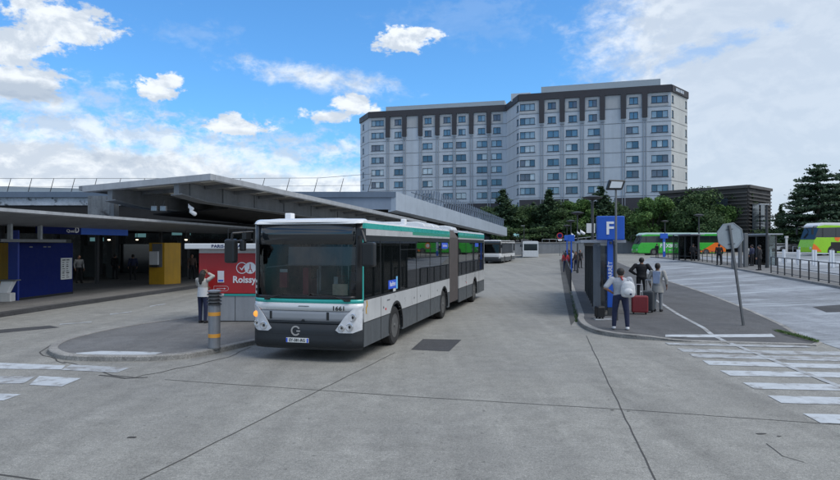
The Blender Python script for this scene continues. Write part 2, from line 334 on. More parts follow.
class MB:
    def __init__(s): s.bm = bmesh.new(); s.mi = 0
    def face(s, vs):
        try:
            f = s.bm.faces.new(vs); f.material_index = s.mi; return f
        except ValueError: return None
    def poly(s, pts): return s.face([s.bm.verts.new(p) for p in pts])
    def box(s, c, d, rz=0.0, M4=None):
        x, y, z = d[0] / 2, d[1] / 2, d[2] / 2
        m = M4 or (Matrix.Translation(c) @ Matrix.Rotation(rz, 4, 'Z'))
        v = [s.bm.verts.new(m @ Vector((a * x, b * y, e * z))) for a in (-1, 1) for b in (-1, 1) for e in (-1, 1)]
        for q in ((0, 1, 3, 2), (4, 6, 7, 5), (0, 4, 5, 1), (2, 3, 7, 6), (0, 2, 6, 4), (1, 5, 7, 3)): s.face([v[i] for i in q])
        return s
    def bx(s, x0, x1, y0, y1, z0, z1): return s.box(((x0 + x1) / 2, (y0 + y1) / 2, (z0 + z1) / 2), (abs(x1 - x0), abs(y1 - y0), abs(z1 - z0)))
    def bar(s, p0, p1, w, t):
        p0, p1 = Vector(p0), Vector(p1); d = p1 - p0
        q = d.to_track_quat('Y', 'Z').to_matrix().to_4x4()
        return s.box(None, (w, d.length, t), M4=Matrix.Translation((p0 + p1) / 2) @ q)
    def rings(s, rs, cap=True, closed=True):
        vv = [[s.bm.verts.new(p) for p in r] for r in rs]
        n = len(rs[0])
        for a, b in zip(vv, vv[1:]):
            for i in range(n if closed else n - 1): s.face([a[i], a[(i + 1) % n], b[(i + 1) % n], b[i]])
        if cap and closed: s.face(vv[0][::-1]); s.face(vv[-1])
        return s
    def tube(s, p0, p1, r0, r1=None, n=10, cap=True):
        r1 = r0 if r1 is None else r1
        p0, p1 = Vector(p0), Vector(p1); d = (p1 - p0)
        if d.length < 1e-6: return s
        q = d.to_track_quat('Z', 'Y').to_matrix()
        return s.rings([[p + q @ Vector((math.cos(2 * PI * i / n) * r, math.sin(2 * PI * i / n) * r, 0)) for i in range(n)] for p, r in ((p0, r0), (p1, r1))], cap)
    def path(s, pts, r, n=8):
        for a, b in zip(pts, pts[1:]): s.tube(a, b, r, r, n)
        return s
    def ball(s, c, r, n=12, m=8, rot=None):
        if not hasattr(r, '__len__'): r = (r, r, r)
        c = Vector(c); top = []; rs = []
        for j in range(1, m):
            t = PI * j / m
            rs.append([c + (rot or Matrix.Identity(3)) @ Vector((r[0] * math.sin(t) * math.cos(2 * PI * i / n), r[1] * math.sin(t) * math.sin(2 * PI * i / n), -r[2] * math.cos(t))) for i in range(n)])
        return s.rings(rs)
    def limb(s, p0, p1, r0, r1, n=12):
        s.tube(p0, p1, r0, r1, n); s.ball(p0, r0, n, 8); s.ball(p1, r1, n, 8); return s
    def prism(s, poly, lo, hi, fn):
        """poly of (a,b); fn(a,b,t)->xyz; between t=lo and t=hi"""
        return s.rings([[fn(a, b, lo) for a, b in poly], [fn(a, b, hi) for a, b in poly]])
    def build(s, name, m, parent=None, smooth=False, bevel=0.0, solid=0.0, loc=None):
        bmesh.ops.recalc_face_normals(s.bm, faces=s.bm.faces)
        me = bpy.data.meshes.new(name); s.bm.to_mesh(me); s.bm.free()
        for q in (m if isinstance(m, (list, tuple)) else [m]): me.materials.append(MATS[q] if isinstance(q, str) else q)
        if smooth:
            for p in me.polygons: p.use_smooth = True
            me.set_sharp_from_angle(angle=R(40))
        o = bpy.data.objects.new(name, me); COL.objects.link(o)
        if parent: o.parent = parent
        if loc: o.location = loc
        if solid: q = o.modifiers.new('s', 'SOLIDIFY'); q.thickness = solid; q.offset = -1
        if bevel: q = o.modifiers.new('b', 'BEVEL'); q.width = bevel; q.segments = 2; q.limit_method = 'ANGLE'
        return o
def part(name, m, parent, fn, **k):
    b = MB(); fn(b); return b.build(name, m, parent, **k)

def text_mesh(name, txt, size, m, parent, loc, rot, ext=0.004, align='CENTER', bold=0.0, sx=1.0):
    c = bpy.data.curves.new(name, 'FONT'); c.body = txt; c.size = size; c.extrude = ext; c.align_x = align; c.align_y = 'CENTER'; c.offset = bold; c.resolution_u = 2
    o = bpy.data.objects.new(name, c); COL.objects.link(o); bpy.context.view_layer.update()
    me = bpy.data.meshes.new_from_object(o.evaluated_get(bpy.context.evaluated_depsgraph_get()))
    bpy.data.objects.remove(o); bpy.data.curves.remove(c)
    me.name = name; me.materials.clear(); me.materials.append(MATS[m])
    o = bpy.data.objects.new(name, me); COL.objects.link(o); o.parent = parent; o.location = loc; o.rotation_euler = rot; o.scale = (sx, 1, 1)
    return o

# ------------------------------------------------------------------ terrain
def sst(t): t = max(0.0, min(1.0, t)); return t * t * (3 - 2 * t)
def H(x, y):
    """the forecourt is level on the left and rises gently towards the coach park on the right"""
    return 0.8 * sst((x - 8) / 22.0) + 0.5 * sst((x - 34) / 25.0)
def G(px, py, dz=0.0):
    """metres east/north of a ground mark seen at that place in the photo"""
    y = 600.0
    for _ in range(60):
        x = (px - 420) / 630.0 * y
        y2 = (CAM_H - H(x, y) - dz) * 630.0 / (py - 244.5)
        y = 0.5 * y + 0.5 * min(y2, 900)
    x = (px - 420) / 630.0 * y
    return (x, y)
def onG(p, dz=0.0): return (p[0], p[1], H(p[0], p[1]) + dz)

def resample(pts, step):
    out = [pts[0]]
    for a, b in zip(pts, pts[1:]):
        L = math.dist(a, b); n = max(1, int(math.ceil(L / step)))
        for i in range(1, n + 1): out.append((a[0] + (b[0] - a[0]) * i / n, a[1] + (b[1] - a[1]) * i / n))
    return out
def resample_n(pts, n):
    L = [0]
    for a, b in zip(pts, pts[1:]): L.append(L[-1] + math.dist(a, b))
    out = []
    for i in range(n):
        t = L[-1] * i / (n - 1); k = 0
        while k < len(L) - 2 and L[k + 1] < t: k += 1
        f = (t - L[k]) / max(1e-9, L[k + 1] - L[k])
        out.append((pts[k][0] + (pts[k + 1][0] - pts[k][0]) * f, pts[k][1] + (pts[k + 1][1] - pts[k][1]) * f))
    return out
def smoothline(pts, it=2):
    for _ in range(it):
        q = [pts[0]]
        for a, b in zip(pts, pts[1:]):
            q.append((a[0] * .75 + b[0] * .25, a[1] * .75 + b[1] * .25)); q.append((a[0] * .25 + b[0] * .75, a[1] * .25 + b[1] * .75))
        q.append(pts[-1]); pts = q
    return pts
def dzv(dz, p): return dz(p[0], p[1]) if callable(dz) else dz
def medh(x, y): return .015 + .085 * max(sst((y - 17.1) / 1.4), sst((6.9 - x) / 1.2))
def sheet(b, A, B, dz, step=1.0, cross=None):
    """surface between two lines following the terrain"""
    n = max(2, int(max(sum(math.dist(a, c) for a, c in zip(A, A[1:])), sum(math.dist(a, c) for a, c in zip(B, B[1:]))) / step) + 1)
    A = resample_n(A, n); B = resample_n(B, n)
    w = max(math.dist(a, c) for a, c in zip(A, B)); k = cross or max(1, int(w / step))
    rows = [[b.bm.verts.new(onG(q, dzv(dz, q))) for q in [(a[0] + (c[0] - a[0]) * j / k, a[1] + (c[1] - a[1]) * j / k) for j in range(k + 1)]] for a, c in zip(A, B)]
    for r, s_ in zip(rows, rows[1:]):
        for j in range(k): b.face([r[j], r[j + 1], s_[j + 1], s_[j]])
def offset(line, d):
    out = []
    for i, p in enumerate(line):
        a = line[max(0, i - 1)]; c = line[min(len(line) - 1, i + 1)]
        t = Vector((c[0] - a[0], c[1] - a[1])).normalized(); out.append((p[0] + t.y * d, p[1] - t.x * d))
    return out
def kerb(name, line, w, h0, h1, side=1, m='kerb_stone'):
    """a kerb stone run: face from the road (h0) up to h1 and top width w to one side"""
    L = resample(line, 0.8); inner = offset(L, w * side); b = MB()
    rs = []
    for p, q in zip(L, inner):
        h1_ = dzv(h1, p)
        e = (p[0] + (q[0] - p[0]) * 0.12, p[1] + (q[1] - p[1]) * 0.12)
        rs.append([onG(p, h0), onG(p, h1_ - min(.02, h1_ * .5)), onG(e, h1_), onG(q, h1_), onG(q, h0)])
    vv = [[b.bm.verts.new(c) for c in r] for r in rs]
    for a, c in zip(vv, vv[1:]):
        for i in range(4): b.face([a[i], a[i + 1], c[i + 1], c[i]])
    o = b.build(name, m); tag(o, kind='structure'); return o
def struct(name, b, m, **k): return tag(b.build(name, m, **k), kind='structure')

# ground sheet
def axis(lo, hi, step, far):
    a = []; x = lo
    while x < hi: a.append(x); x += step
    a.append(hi)
    f = [1.02, 1.1, 1.3, 1.8, 3, 6, 12]
    return [-far * q / 12 + lo for q in f[::-1]] + a + [hi + far * q / 12 for q in f]
b = MB(); xs = axis(-40, 80, 1.0, 2500); ys = axis(-30, 60, 2.0, 2500); ys = sorted(set(ys + [62 + 3 * i for i in range(40)]))
vv = [[b.bm.verts.new((x, y, H(x, y))) for x in xs] for y in ys]
for r, s_ in zip(vv, vv[1:]):
    for j in range(len(xs) - 1): b.face([r[j], r[j + 1], s_[j + 1], s_[j]])
struct('ground', b, 'concrete_road', smooth=True)

# --- median with its kerbs
medL = [G(579, 324.5), G(578.2, 318), G(575, 301), G(570, 284), G(566, 271)]
far_dir = Vector((math.sin(R(12.4)), math.cos(R(12.4))))
p0 = Vector(medL[1]); medL = [tuple(p0 + far_dir * t) for t in (112, 60, 30, 15, 7, 3, 0)] + [G(577.2, 321), G(579.5, 325.5), G(586, 330), G(597, 334), G(620, 338), G(665, 341), G(735, 343), G(800, 345), G(816, 346)]
medL = medL[:7] + smoothline(medL[7:-1], 2) + [medL[-1]]
medR = [G(816, 346), G(822, 343), G(806, 337), G(790, 331), G(755, 314.5), G(720, 300), G(690, 289.3), G(664, 281), G(644, 273), G(630, 268)]
e = Vector(medR[-1]); medR = medR + [tuple(e + far_dir * t) for t in (10, 30, 60)]
front = [q for q in medL[6:]]
b = MB()
leftside = medL[::-1]; 
# fill: left line (from tip backwards) against right line
Lf = [G(597, 334)] + [G(586, 330), G(579.5, 325.5), G(577.2, 321)] + medL[:7][::-1]
sheet(b, offset(Lf, 0.0), [G(816, 345.6)] + medR[1:], medh, 0.5)
tagm = struct('median_pavement', b, 'asphalt_dark')
b = MB(); sheet(b, [G(597, 334), G(620, 338), G(665, 341), G(735, 343), G(800, 345), G(816, 346)], resample_n([G(597, 333.9), G(816, 345.5)], 6), medh, 0.5); 
for i in range(1): pass
struct('median_pavement', b, 'asphalt_dark')
kerb('kerb', medL, 0.20, -0.05, lambda x, y: medh(x, y) + .008, -1)
kerb('kerb', medR, 0.14, -0.05, lambda x, y: medh(x, y) + .008, -1)
# gutter strip of old asphalt along the kerb
b = MB(); gl = [tuple(p0 + far_dir * t) for t in (95, 50, 20, 0)]; sheet(b, [(p[0] - 0.03, p[1]) for p in gl], [G(559.5, 259.5), G(561.5, 278), G(566, 304), G(570.8, 325.5)], 0.004, 1.0, 1)
struct('gutter_strip', b, 'gutter')

# --- pale bus lane on the right, far pavement with kerb
pavL = [G(900, 303), G(840, 289), G(780, 277.8), G(720, 267), G(680, 260.8), G(664, 258.6), G(650, 257.6)]
b = MB(); A = [G(1000, 410), G(900, 370)] + [G(822, 343), G(806, 337), G(790, 331), G(755, 314.5), G(720, 300), G(690, 289.3), G(664, 281), G(644, 273), G(630, 268)]
sheet(b, A, [G(1100, 345), G(1000, 325)] + pavL, 0.008, 0.9)
struct('bus_lane', b, 'lane_pale')
b = MB(); sheet(b, pavL, offset(pavL, 2.6), 0.12, 1.0); struct('pavement', b, 'asphalt_mid')
kerb('kerb', pavL, 0.18, -0.05, 0.125, 1)
b = MB(); sheet(b, offset(pavL, 2.6), [(p[0] + 60, p[1] + 25) for p in offset(pavL, 2.6)], 0.02, 2.0); struct('coach_park', b, 'lane_pale')
# dark patch on the lane
b = MB(); sheet(b, [G(812, 307), G(840, 305)], [G(826, 312.5), G(860, 312)], 0.014, 0.5); struct('asphalt_patch', b, 'patch_asphalt')

# --- island of the ticket kiosk
isl = [(3.0, 41.0), (-1.2, 24.5), (-3.2, 17.2), G(252, 345.0), G(200, 357), G(160, 361), G(110, 361.5), G(65, 360.5), G(50, 356), G(47, 351), G(62, 343), G(100, 333.5), G(140, 326.5), G(190, 320), (-3.0, 41.0)]
isl = isl[:3] + smoothline(isl[3:-1], 2) + [isl[-1]]
b = MB(); k = next(i for i, p in enumerate(isl) if p[0] == min(q[0] for q in isl))
sheet(b, isl[:k + 1][::-1], isl[k:], 0.10, 0.6, 8); struct('island_pavement', b, 'asphalt_mid')
kerb('kerb', isl, 0.2, -0.05, 0.112, 1)
b = MB(); sheet(b, [G(77, 353, .1), G(100, 351, .1), G(135, 351.5, .1), G(163, 352.5, .1)], [G(75, 354.6, .1), G(100, 354.8, .1), G(135, 355, .1), G(152, 355.3, .1)], 0.106, 0.4, 2); struct('tactile_strip', b, 'paint_white')

# --- left platform
plat = [(-17.5, -12.0), (-16.0, 8.0)] + [G(0, 317.5), G(75, 306), G(189, 289.4)]
e = Vector(plat[-1]); plat += [(e.x + 4.4, e.y + 36)]
b = MB(); sheet(b, plat, [(-70, p[1] - 2) for p in plat], 0.15, 2.0); struct('platform', b, 'platform_floor')
kerb('kerb', plat, 0.25, -0.05, 0.158, -1, 'patch_asphalt')

# --- joints between the concrete slabs, cracks, patch
def line_on(name, pts, w, m, dz, wob_=0.0, seed=0):
    P = resample(pts, 0.35 if wob_ else 1.5)
    if wob_: P = [(p[0] + wob_ * noise.noise(Vector((p[0] * 1.7, p[1] * 1.7, seed))), p[1] + wob_ * noise.noise(Vector((p[0] * 1.7, p[1] * 1.7, seed + 9)))) for p in P]
    ws = [w * (1 + 0.35 * noise.noise(Vector((i * .8, seed, 0)))) for i in range(len(P))]
    b = MB(); L = offset(P, w / 2); Q = offset(P, -w / 2)
    vv = [[b.bm.verts.new(onG(a, dz)), b.bm.verts.new(onG(c, dz))] for a, c in zip(L, Q)]
    for r, s_ in zip(vv, vv[1:]): b.face([r[0], r[1], s_[1], s_[0]])
    return struct(name, b, m)
line_on('slab_joint', [G(395, 352.5), G(142, 479), G(20, 540)], 0.020, 'joint', 0.004, 0.02, 1)
line_on('slab_joint', [G(586, 335.5), G(620, 407.5), G(655, 479), G(690, 560)], 0.020, 'joint', 0.004, 0.02, 2)
line_on('slab_joint', [G(165, 379.5), G(420, 397), G(620, 409), G(840, 424.5), G(1000, 436)], 0.018, 'joint', 0.004, 0.02, 3)
line_on('slab_joint', [G(0, 474), G(40, 480), G(120, 496)], 0.03, 'joint', 0.004, 0.02, 4)
line_on('surface_crack', [G(250, 347), G(230, 357), G(190, 366), G(165, 371), G(135, 378)], 0.03, 'joint', 0.005, 0.16, 5)
line_on('surface_crack', [G(64, 362), G(90, 367), G(110, 375), G(135, 377)], 0.035, 'joint', 0.005, 0.14, 6)
line_on('surface_crack', [G(52, 345), G(40, 352), G(55, 361), G(66, 363)], 0.03, 'joint', 0.005, 0.10, 7)
line_on('surface_crack', [G(765, 444), G(782, 456), G(800, 462)], 0.012, 'joint', 0.005, 0.10, 8)
line_on('surface_crack', [G(100, 375), G(128, 378.5), G(145, 377)], 0.07, 'joint', 0.0045, 0.14, 9)
for k_, (ya, yb) in enumerate(((27, 26.2), (34.5, 33.6), (46, 45))):
    line_on('slab_joint', [(0.8 + k_ * 1.6, ya), (5.6 + k_ * 1.7, yb)], 0.025, 'joint', 0.004, 0.02, 11 + k_)
b = MB(); sheet(b, [G(423, 339), G(461.5, 339.6)], [G(411, 349.6), G(449, 351.4)], 0.004, 0.5); struct('asphalt_patch', b, 'patch_asphalt')
b = MB(); sheet(b, [G(470, 284), G(478, 283.6)], [G(468, 286), G(480, 286)], 0.004, 0.5); struct('asphalt_patch', b, 'patch_asphalt')
b = MB()
for (px, py, r_) in ((132, 437, .08), (760, 433.5, .08), (628, 411, .03), (612, 410, .035), (778, 436, .04)):
    c = G(px, py); pts = [(c[0] + r_ * math.cos(a) * random.uniform(.6, 1.3), c[1] + .45 * r_ * math.sin(a) * random.uniform(.6, 1.3), 0.006) for a in [2 * PI * i / 9 for i in range(9)]]
    b.poly(pts)
struct('tar_spots', b, 'joint')

# --- painted markings
def stripe(name, quad, m='paint_white', dz=0.007):
    b = MB(); sheet(b, [quad[0], quad[1]], [quad[3], quad[2]], dz, 0.7, 1); return struct(name, b, m)
left = [(677, 348.3), (688.5, 353.6), (702, 360.5), (719.5, 370.5), (742, 382.5), (767, 395.5), (802, 413.5)]
ends = [(830, 351.6), (852, 357.5), (880, 365), (905, 373), (930, 386), (950, 400), (975, 418)]
stripe('crossing_stripe', [G(664.5, 342.9), G(806, 345.9), G(811, 347.9), G(669, 345)], 'paint_worn', 0.012)
for (a, c), k_ in zip(zip(left, ends), range(9)):
    t = 2.6 + k_ * 0.95
    A = G(*a); C = G(*c); d = Vector((C[0] - A[0], C[1] - A[1])).normalized(); A2 = Vector(A); n = Vector((d.y, -d.x))
    L = 3.9
    q = [A2, A2 + d * L, A2 + d * L + n * 0.5 + d * 0.05, A2 + n * 0.5]
    stripe('crossing_stripe', [tuple(v_) for v_ in q], 'paint_worn' if k_ < 2 else 'paint_white')
stripe('stop_bar', [G(665, 333.3, .06), G(771, 332.6, .06), G(775, 336.5, .03), G(665, 336.9, .03)], 'paint_white', lambda x, y: medh(x, y) + .008)
ln = [G(664, 305), G(690, 316.2, .1), G(715, 330, .1)]
def thick(pts, w): return pts, offset(pts, w)
A, B_ = thick([G(642, 291, .1), G(662, 303, .1), G(680, 314.5, .1), G(700, 325, .1), G(727, 338, .1)], 0.13)
b = MB(); sheet(b, A, B_, lambda x, y: medh(x, y) + .008, 0.3, 1); struct('lane_line', b, 'paint_worn')
A, B_ = thick([G(728, 341.5), G(780, 362), G(840, 385.5), G(900, 408)], 0.13)
b = MB(); sheet(b, A, B_, 0.011, 0.6, 1); struct('lane_line', b, 'paint_worn')
# left crossing
for q, m_ in (([(-30, 361.5), (66, 365.5), (62, 369.5), (-30, 368.5)], 'paint_white'), ([(72, 364.5), (130, 368), (118, 372.5), (62, 370)], 'paint_worn'),
              ([(-40, 376), (36, 376.5), (24, 383.5), (-40, 384)], 'paint_worn'), ([(40, 376), (82, 378.2), (62, 386.5), (30, 384.8)], 'paint_white'), ([(-60, 392), (22, 394.2), (4, 400.5), (-60, 402)], 'paint_white')):
    stripe('crossing_stripe', [G(*p) for p in q], m_)
for px, py, px2 in ((60, 324, 92), (110, 314, 132), (150, 306, 166)):
    stripe('lane_line', [G(px, py), G(px2, py - 2.6), G(px2, py - 1.8), G(px, py + .9)], 'paint_worn')
b = MB(); sheet(b, [G(-10, 330.5), G(50, 325.5)], [G(-10, 334), G(60, 327.5)], 0.005, .6, 1); struct('asphalt_patch', b, 'patch_asphalt')

# grass tuft strip by the zebra
b = MB()
for i in range(900):
    t = random.random(); c = G(773 + 45 * t, 331.5 + 12 * t + random.uniform(-1.2, 1.0)); a = random.uniform(0, PI); hh = random.uniform(.02, .06) * (1.2 - abs(t - .55))
    z = H(*c) + .05; w = .012
    b.poly([(c[0] - w * math.cos(a), c[1] - w * math.sin(a), z), (c[0] + w * math.cos(a), c[1] + w * math.sin(a), z), (c[0] + random.uniform(-.05, .05), c[1] + random.uniform(-.05, .05), z + hh)])
for i in range(500):
    t = random.random() ** 1.5; c = G(579 - 8 * t, 322 - 32 * t); c = (c[0] - random.uniform(0, .12), c[1]); a = random.uniform(0, PI); hh = random.uniform(.02, .07); w = .01
    b.poly([(c[0] - w * math.cos(a), c[1] - w * math.sin(a), 0), (c[0] + w * math.cos(a), c[1] + w * math.sin(a), 0), (c[0] + random.uniform(-.03, .03), c[1], hh)])
tag(b.build('grass', 'grass_blade'), 'weedy green grass growing along the kerb edges', 'grass', kind='stuff')

# ================================================================== HOTEL
def facade(b, P0, P1, ztop, zbot, wins, depth=0.28, mi=0):
    """wall with real openings; wins: (u0,u1,z0,z1); returns frame (origin, u dir, inward dir)"""
    P0, P1 = Vector((*P0, 0)), Vector((*P1, 0)); U = (P1 - P0); L = U.length; U.normalize(); I = Vector((-U.y, U.x, 0))
    us = sorted(set([0, L] + [w[0] for w in wins] + [w[1] for w in wins])); zs = sorted(set([zbot, ztop] + [w[2] for w in wins] + [w[3] for w in wins]))
    pt = lambda u_, z_, d=0: P0 + U * u_ + I * d + Vector((0, 0, z_))
    b.mi = mi
    for a, c in zip(us, us[1:]):
        for e_, f in zip(zs, zs[1:]):
            um, zm = (a + c) / 2, (e_ + f) / 2
            if any(w[0] < um < w[1] and w[2] < zm < w[3] for w in wins): continue
            b.poly([pt(a, e_), pt(c, e_), pt(c, f), pt(a, f)])
    for w in wins:
        q = [(w[0], w[2]), (w[1], w[2]), (w[1], w[3]), (w[0], w[3])]
        for i in range(4):
            (a, e_), (c, f) = q[i], q[(i + 1) % 4]
            b.poly([pt(a, e_), pt(c, f), pt(c, f, depth), pt(a, e_, depth)])
    return pt, L, U, I
HT = 35.0
mat('hotel_glass4', (0.12, 0.13, 0.17), .15, var=.3, scale=.6, spec=.8)
HG = ['window_frame', 'hotel_glass0', 'hotel_glass1', 'hotel_glass2', 'hotel_glass3', 'hotel_glass4']
HSC = 1.12
hotel = empty('hotel_building', (20 * HSC, 147 * HSC, CAM_H - CAM_H * HSC), 0, 'tall pale grey hotel block with dark top band and rows of windows', 'hotel')
hotel.scale = (HSC,) * 3
HO = Vector((20, 147, 0))
def hb(name, b, m, parent=None, **k):
    for v_ in b.bm.verts: v_.co -= HO
    return b.build(name, m, parent or hotel, **k)
def window_part(pt, w, glass, mull=1, depth=0.2, stuffbm=None):
    b = stuffbm or MB(); u0, u1, z0, z1 = w; f = 0.09
    def slab(a, c, e_, g, d0, d1, mi):
        b.mi = mi; P = [pt(a, e_, d0), pt(c, e_, d0), pt(c, g, d0), pt(a, g, d0)]; Q = [pt(a, e_, d1), pt(c, e_, d1), pt(c, g, d1), pt(a, g, d1)]
        b.rings([P, Q])
    slab(u0, u1, z0, z0 + f, depth - .1, depth, 0); slab(u0, u1, z1 - f, z1, depth - .1, depth, 0)
    slab(u0, u0 + f, z0 + f, z1 - f, depth - .1, depth, 0); slab(u1 - f, u1, z0 + f, z1 - f, depth - .1, depth, 0)
    for i in range(mull):
        um = u0 + (u1 - u0) * (i + 1) / (mull + 1); slab(um - .05, um + .05, z0 + f, z1 - f, depth - .1, depth, 0)
    n = mull + 1
    for i in range(n):
        a = u0 + f * .2 + (u1 - u0 - f * .4) * i / n; c = u0 + f * .2 + (u1 - u0 - f * .4) * (i + 1) / n
        slab(a, c, z0 + .01, z1 - .01, depth - .04, depth - .02, 1 + random.choice(glass))
    slab(u0 - .12, u1 + .12, z0 - .1, z0 - .005, -0.08, .02, 0)
    if not stuffbm: hb('window', b, HG)
def px_u(P0, P1, px):
    P0, P1 = Vector(P0), Vector(P1); D = P1 - P0; k = (px - 420) / 630.0
    t = (k * P0.y - P0.x) / (D.x - k * D.y); return t * D.length
def wing(P0, P1, cols, pillars, rows=7, fl=3.03, first=2.75, blanks=(), glassmix=(1, 1, 0, 2)):
    """cols: (px centre, kind) kind 'w' wide corner window or 'n' normal"""
    wins = []; meta = []
    for px, kind, sh in cols:
        uc = px_u(P0, P1, px)
        for r_ in range(rows):
            zc = HT - first - fl * r_
            if kind == 'w': hw = 1.6; c = uc
            elif r_ < 2: hw = 0.86; c = uc
            else: hw = 1.22; c = uc + sh * .45
            if zc < 6: continue
            wins.append((c - hw, c + hw, zc - 0.72, zc + 0.72)); meta.append((r_, kind))
    b = MB(); pt, L, U, I = facade(b, P0, P1, HT - 0.9, 5.0, wins)
    hb('facade_wall', b, 'hotel_wall')
    for w, (r_, kind) in zip(wins, meta):
        g = [1, 1, 0, 2, 4] if r_ < 3 else [2, 1, 0, 3, 0, 4]
        if r_ < 7: window_part(pt, w, g, 2 if kind == 'w' else 1)
        else: STB.append((pt, w, g))
    # dark crown band, pillars hanging from it, beige panels round the top two floors
    def slab(b, a, c, e_, g, d0, d1):
        b.rings([[pt(a, e_, d0), pt(c, e_, d0), pt(c, g, d0), pt(a, g, d0)], [pt(a, e_, d1), pt(c, e_, d1), pt(c, g, d1), pt(a, g, d1)]])
    b = MB(); slab(b, -0.1, L + 0.1, HT - 1.35, HT + 0.1, -0.35, 0.4); hb('crown_band', b, 'hotel_dark')
    for px in pillars:
        uc = px_u(P0, P1, px); b = MB(); slab(b, uc - .52, uc + .52, HT - 6.3, HT - 1.352, -.42, .05); hb('crown_pillar', b, 'hotel_dark')
        b = MB()
        for s_ in (-.27, .27): slab(b, uc + s_ - .07, uc + s_ + .07, 5.2, HT - 6.9, -.16, .03)
        slab(b, uc - .45, uc + .45, HT - 6.85, HT - 6.65, -.2, .03)
        hb('pilaster', b, 'hotel_groove2')
    pu = [0.25] + sorted(px_u(P0, P1, p) for p in pillars) + [L - .25]
    for a, c in zip(pu, pu[1:]):
        for r_ in (0,):
            b = MB()
            zc = HT - first - fl * r_; ww = sorted([w for w in wins if a < (w[0] + w[1]) / 2 < c and abs((w[2] + w[3]) / 2 - zc) < .2])
            x0 = a + .6; zz0, zz1 = zc - 1.35, min(zc + 1.35, HT - 1.36)
            if ww and r_ == 0:
                w = ww[0]
                for q in ((x0, w[0] - .06, zz0, zz1), (w[1] + .06, c - .6, zz0, zz1), (w[0] - .06, w[1] + .06, zz0, w[2] - .12), (w[0] - .06, w[1] + .06, w[3] + .06, zz1)):
                    if q[1] > q[0] and q[3] > q[2]: slab(b, q[0], q[1], q[2], q[3], -.06, -.004)
            else: slab(b, x0, c - .6, zz0, zz1, -.06, -.004)
            hb('top_panel', b, 'hotel_beige')
    b = MB()
    for r_ in range(1, rows + 1):
        z = HT - first - fl * (r_ - .5)
        if z < 6: continue
        slab(b, 0.02, L - 0.02, z - .045, z + .045, -.03, -.004)
    for px in pillars:
        pass
    hb('floor_lines', b, 'hotel_groove')
    b = MB(); slab(b, 0, L, HT - 1.0, HT - .5, .4, 14); hb('roof', b, 'hotel_roof')
    return pt, L, U, I
STB = []
LW0, LW1 = (-12.5, 155.0), (20.2, 146.9)
RW0, RW1 = (21.6, 136.9), (51.2, 128.2)
mat('hotel_groove2', (0.30, 0.33, 0.37), 0.9)
wing(LW0, LW1, [(377.5, 'w', 0), (398, 'n', .5), (428, 'n', -.3), (447, 'n', .5), (462, 'n', -.5), (481.5, 'n', .3), (497, 'n', -.2)], [388, 404.5, 420.5, 437.5, 454.5, 471.5, 489])
wing(RW0, RW1, [(527.5, 'w', 0), (552, 'n', .6), (573, 'n', -.5), (593, 'n', .5), (634, 'n', -.6), (660, 'w', 0)], [542, 562.5, 582.5, 602.7, 623.7, 645])
# link face between the wings, end faces
def plainface(P0, P1, wins, name, m='hotel_wall', glass=(1, 2)):
    b = MB(); pt, L, U, I = facade(b, P0, P1, HT - .9, 5.0, wins); hb(name, b, m)
    b = MB(); b.rings([[pt(a, z_, d) for a, z_ in ((0, HT - 1.3), (L, HT - 1.3), (L, HT + .05), (0, HT + .05))] for d in (-.3, .4)]); hb('crown_band', b, 'hotel_dark')
    sb = MB()
    for w in wins:
        sb = MB(); window_part(pt, w, [1, 2], 0, stuffbm=sb); hb('end_window', sb, HG)
    if False: tag(hb('end_window', sb, HG), kind=None)
    b = MB()
    for r_ in range(1, 9):
        z = HT - 2.75 - 3.03 * (r_ - .5); b.rings([[pt(a, z_, d) for a, z_ in ((.02, z - .045), (L - .02, z - .045), (L - .02, z + .045), (.02, z + .045))] for d in (-.03, -.004)])
    hb('floor_lines', b, 'hotel_groove')
    return pt, L
plainface(LW1, RW0, [(8.3, 9.6, HT - 2.75 - 3.03 * r_ - .7, HT - 2.75 - 3.03 * r_ + .7) for r_ in range(8)], 'link_wall')
pt, L = plainface(RW1, (57.2, 134.6), [(.35, 1.25, HT - 2.75 - 3.03 * r_ - .75, HT - 2.75 - 3.03 * r_ + .75) for r_ in range(8)] + [(7.6, 8.4, HT - 2.75 - 3.03 * r_ - .75, HT - 2.75 - 3.03 * r_ + .75) for r_ in range(8)], 'end_wall', 'hotel_side')
# lettering band on the end wall (an illegible dark sign)
b = MB()
for q in (-.36, -.32): pass
for i, w_ in enumerate((.55, .35, .4, .3, .45, .35, .4)):
    a = 1.6 + i * .62; b.rings([[pt(x_, z_, d) for x_, z_ in ((a, HT - 1.0), (a + w_, HT - 1.0), (a + w_, HT - .35), (a, HT - .35))] for d in (-.42, -.31)])
hb('roof_sign', b, 'hotel_wall')
plainface((57.2, 134.6), (58.5, 148), [], 'rear_wall', 'hotel_side')
pt, L = plainface((-15.4, 162.5), LW0, [(2.2, 3.4, HT - 2.75 - 3.03 * r_ - .7, HT - 2.75 - 3.03 * r_ + .7) for r_ in range(8)], 'end_wall')
for pt_, w, g in STB:
    sb = MB(); window_part(pt_, w, g, 1, stuffbm=sb); hb('lower_window', sb, HG)
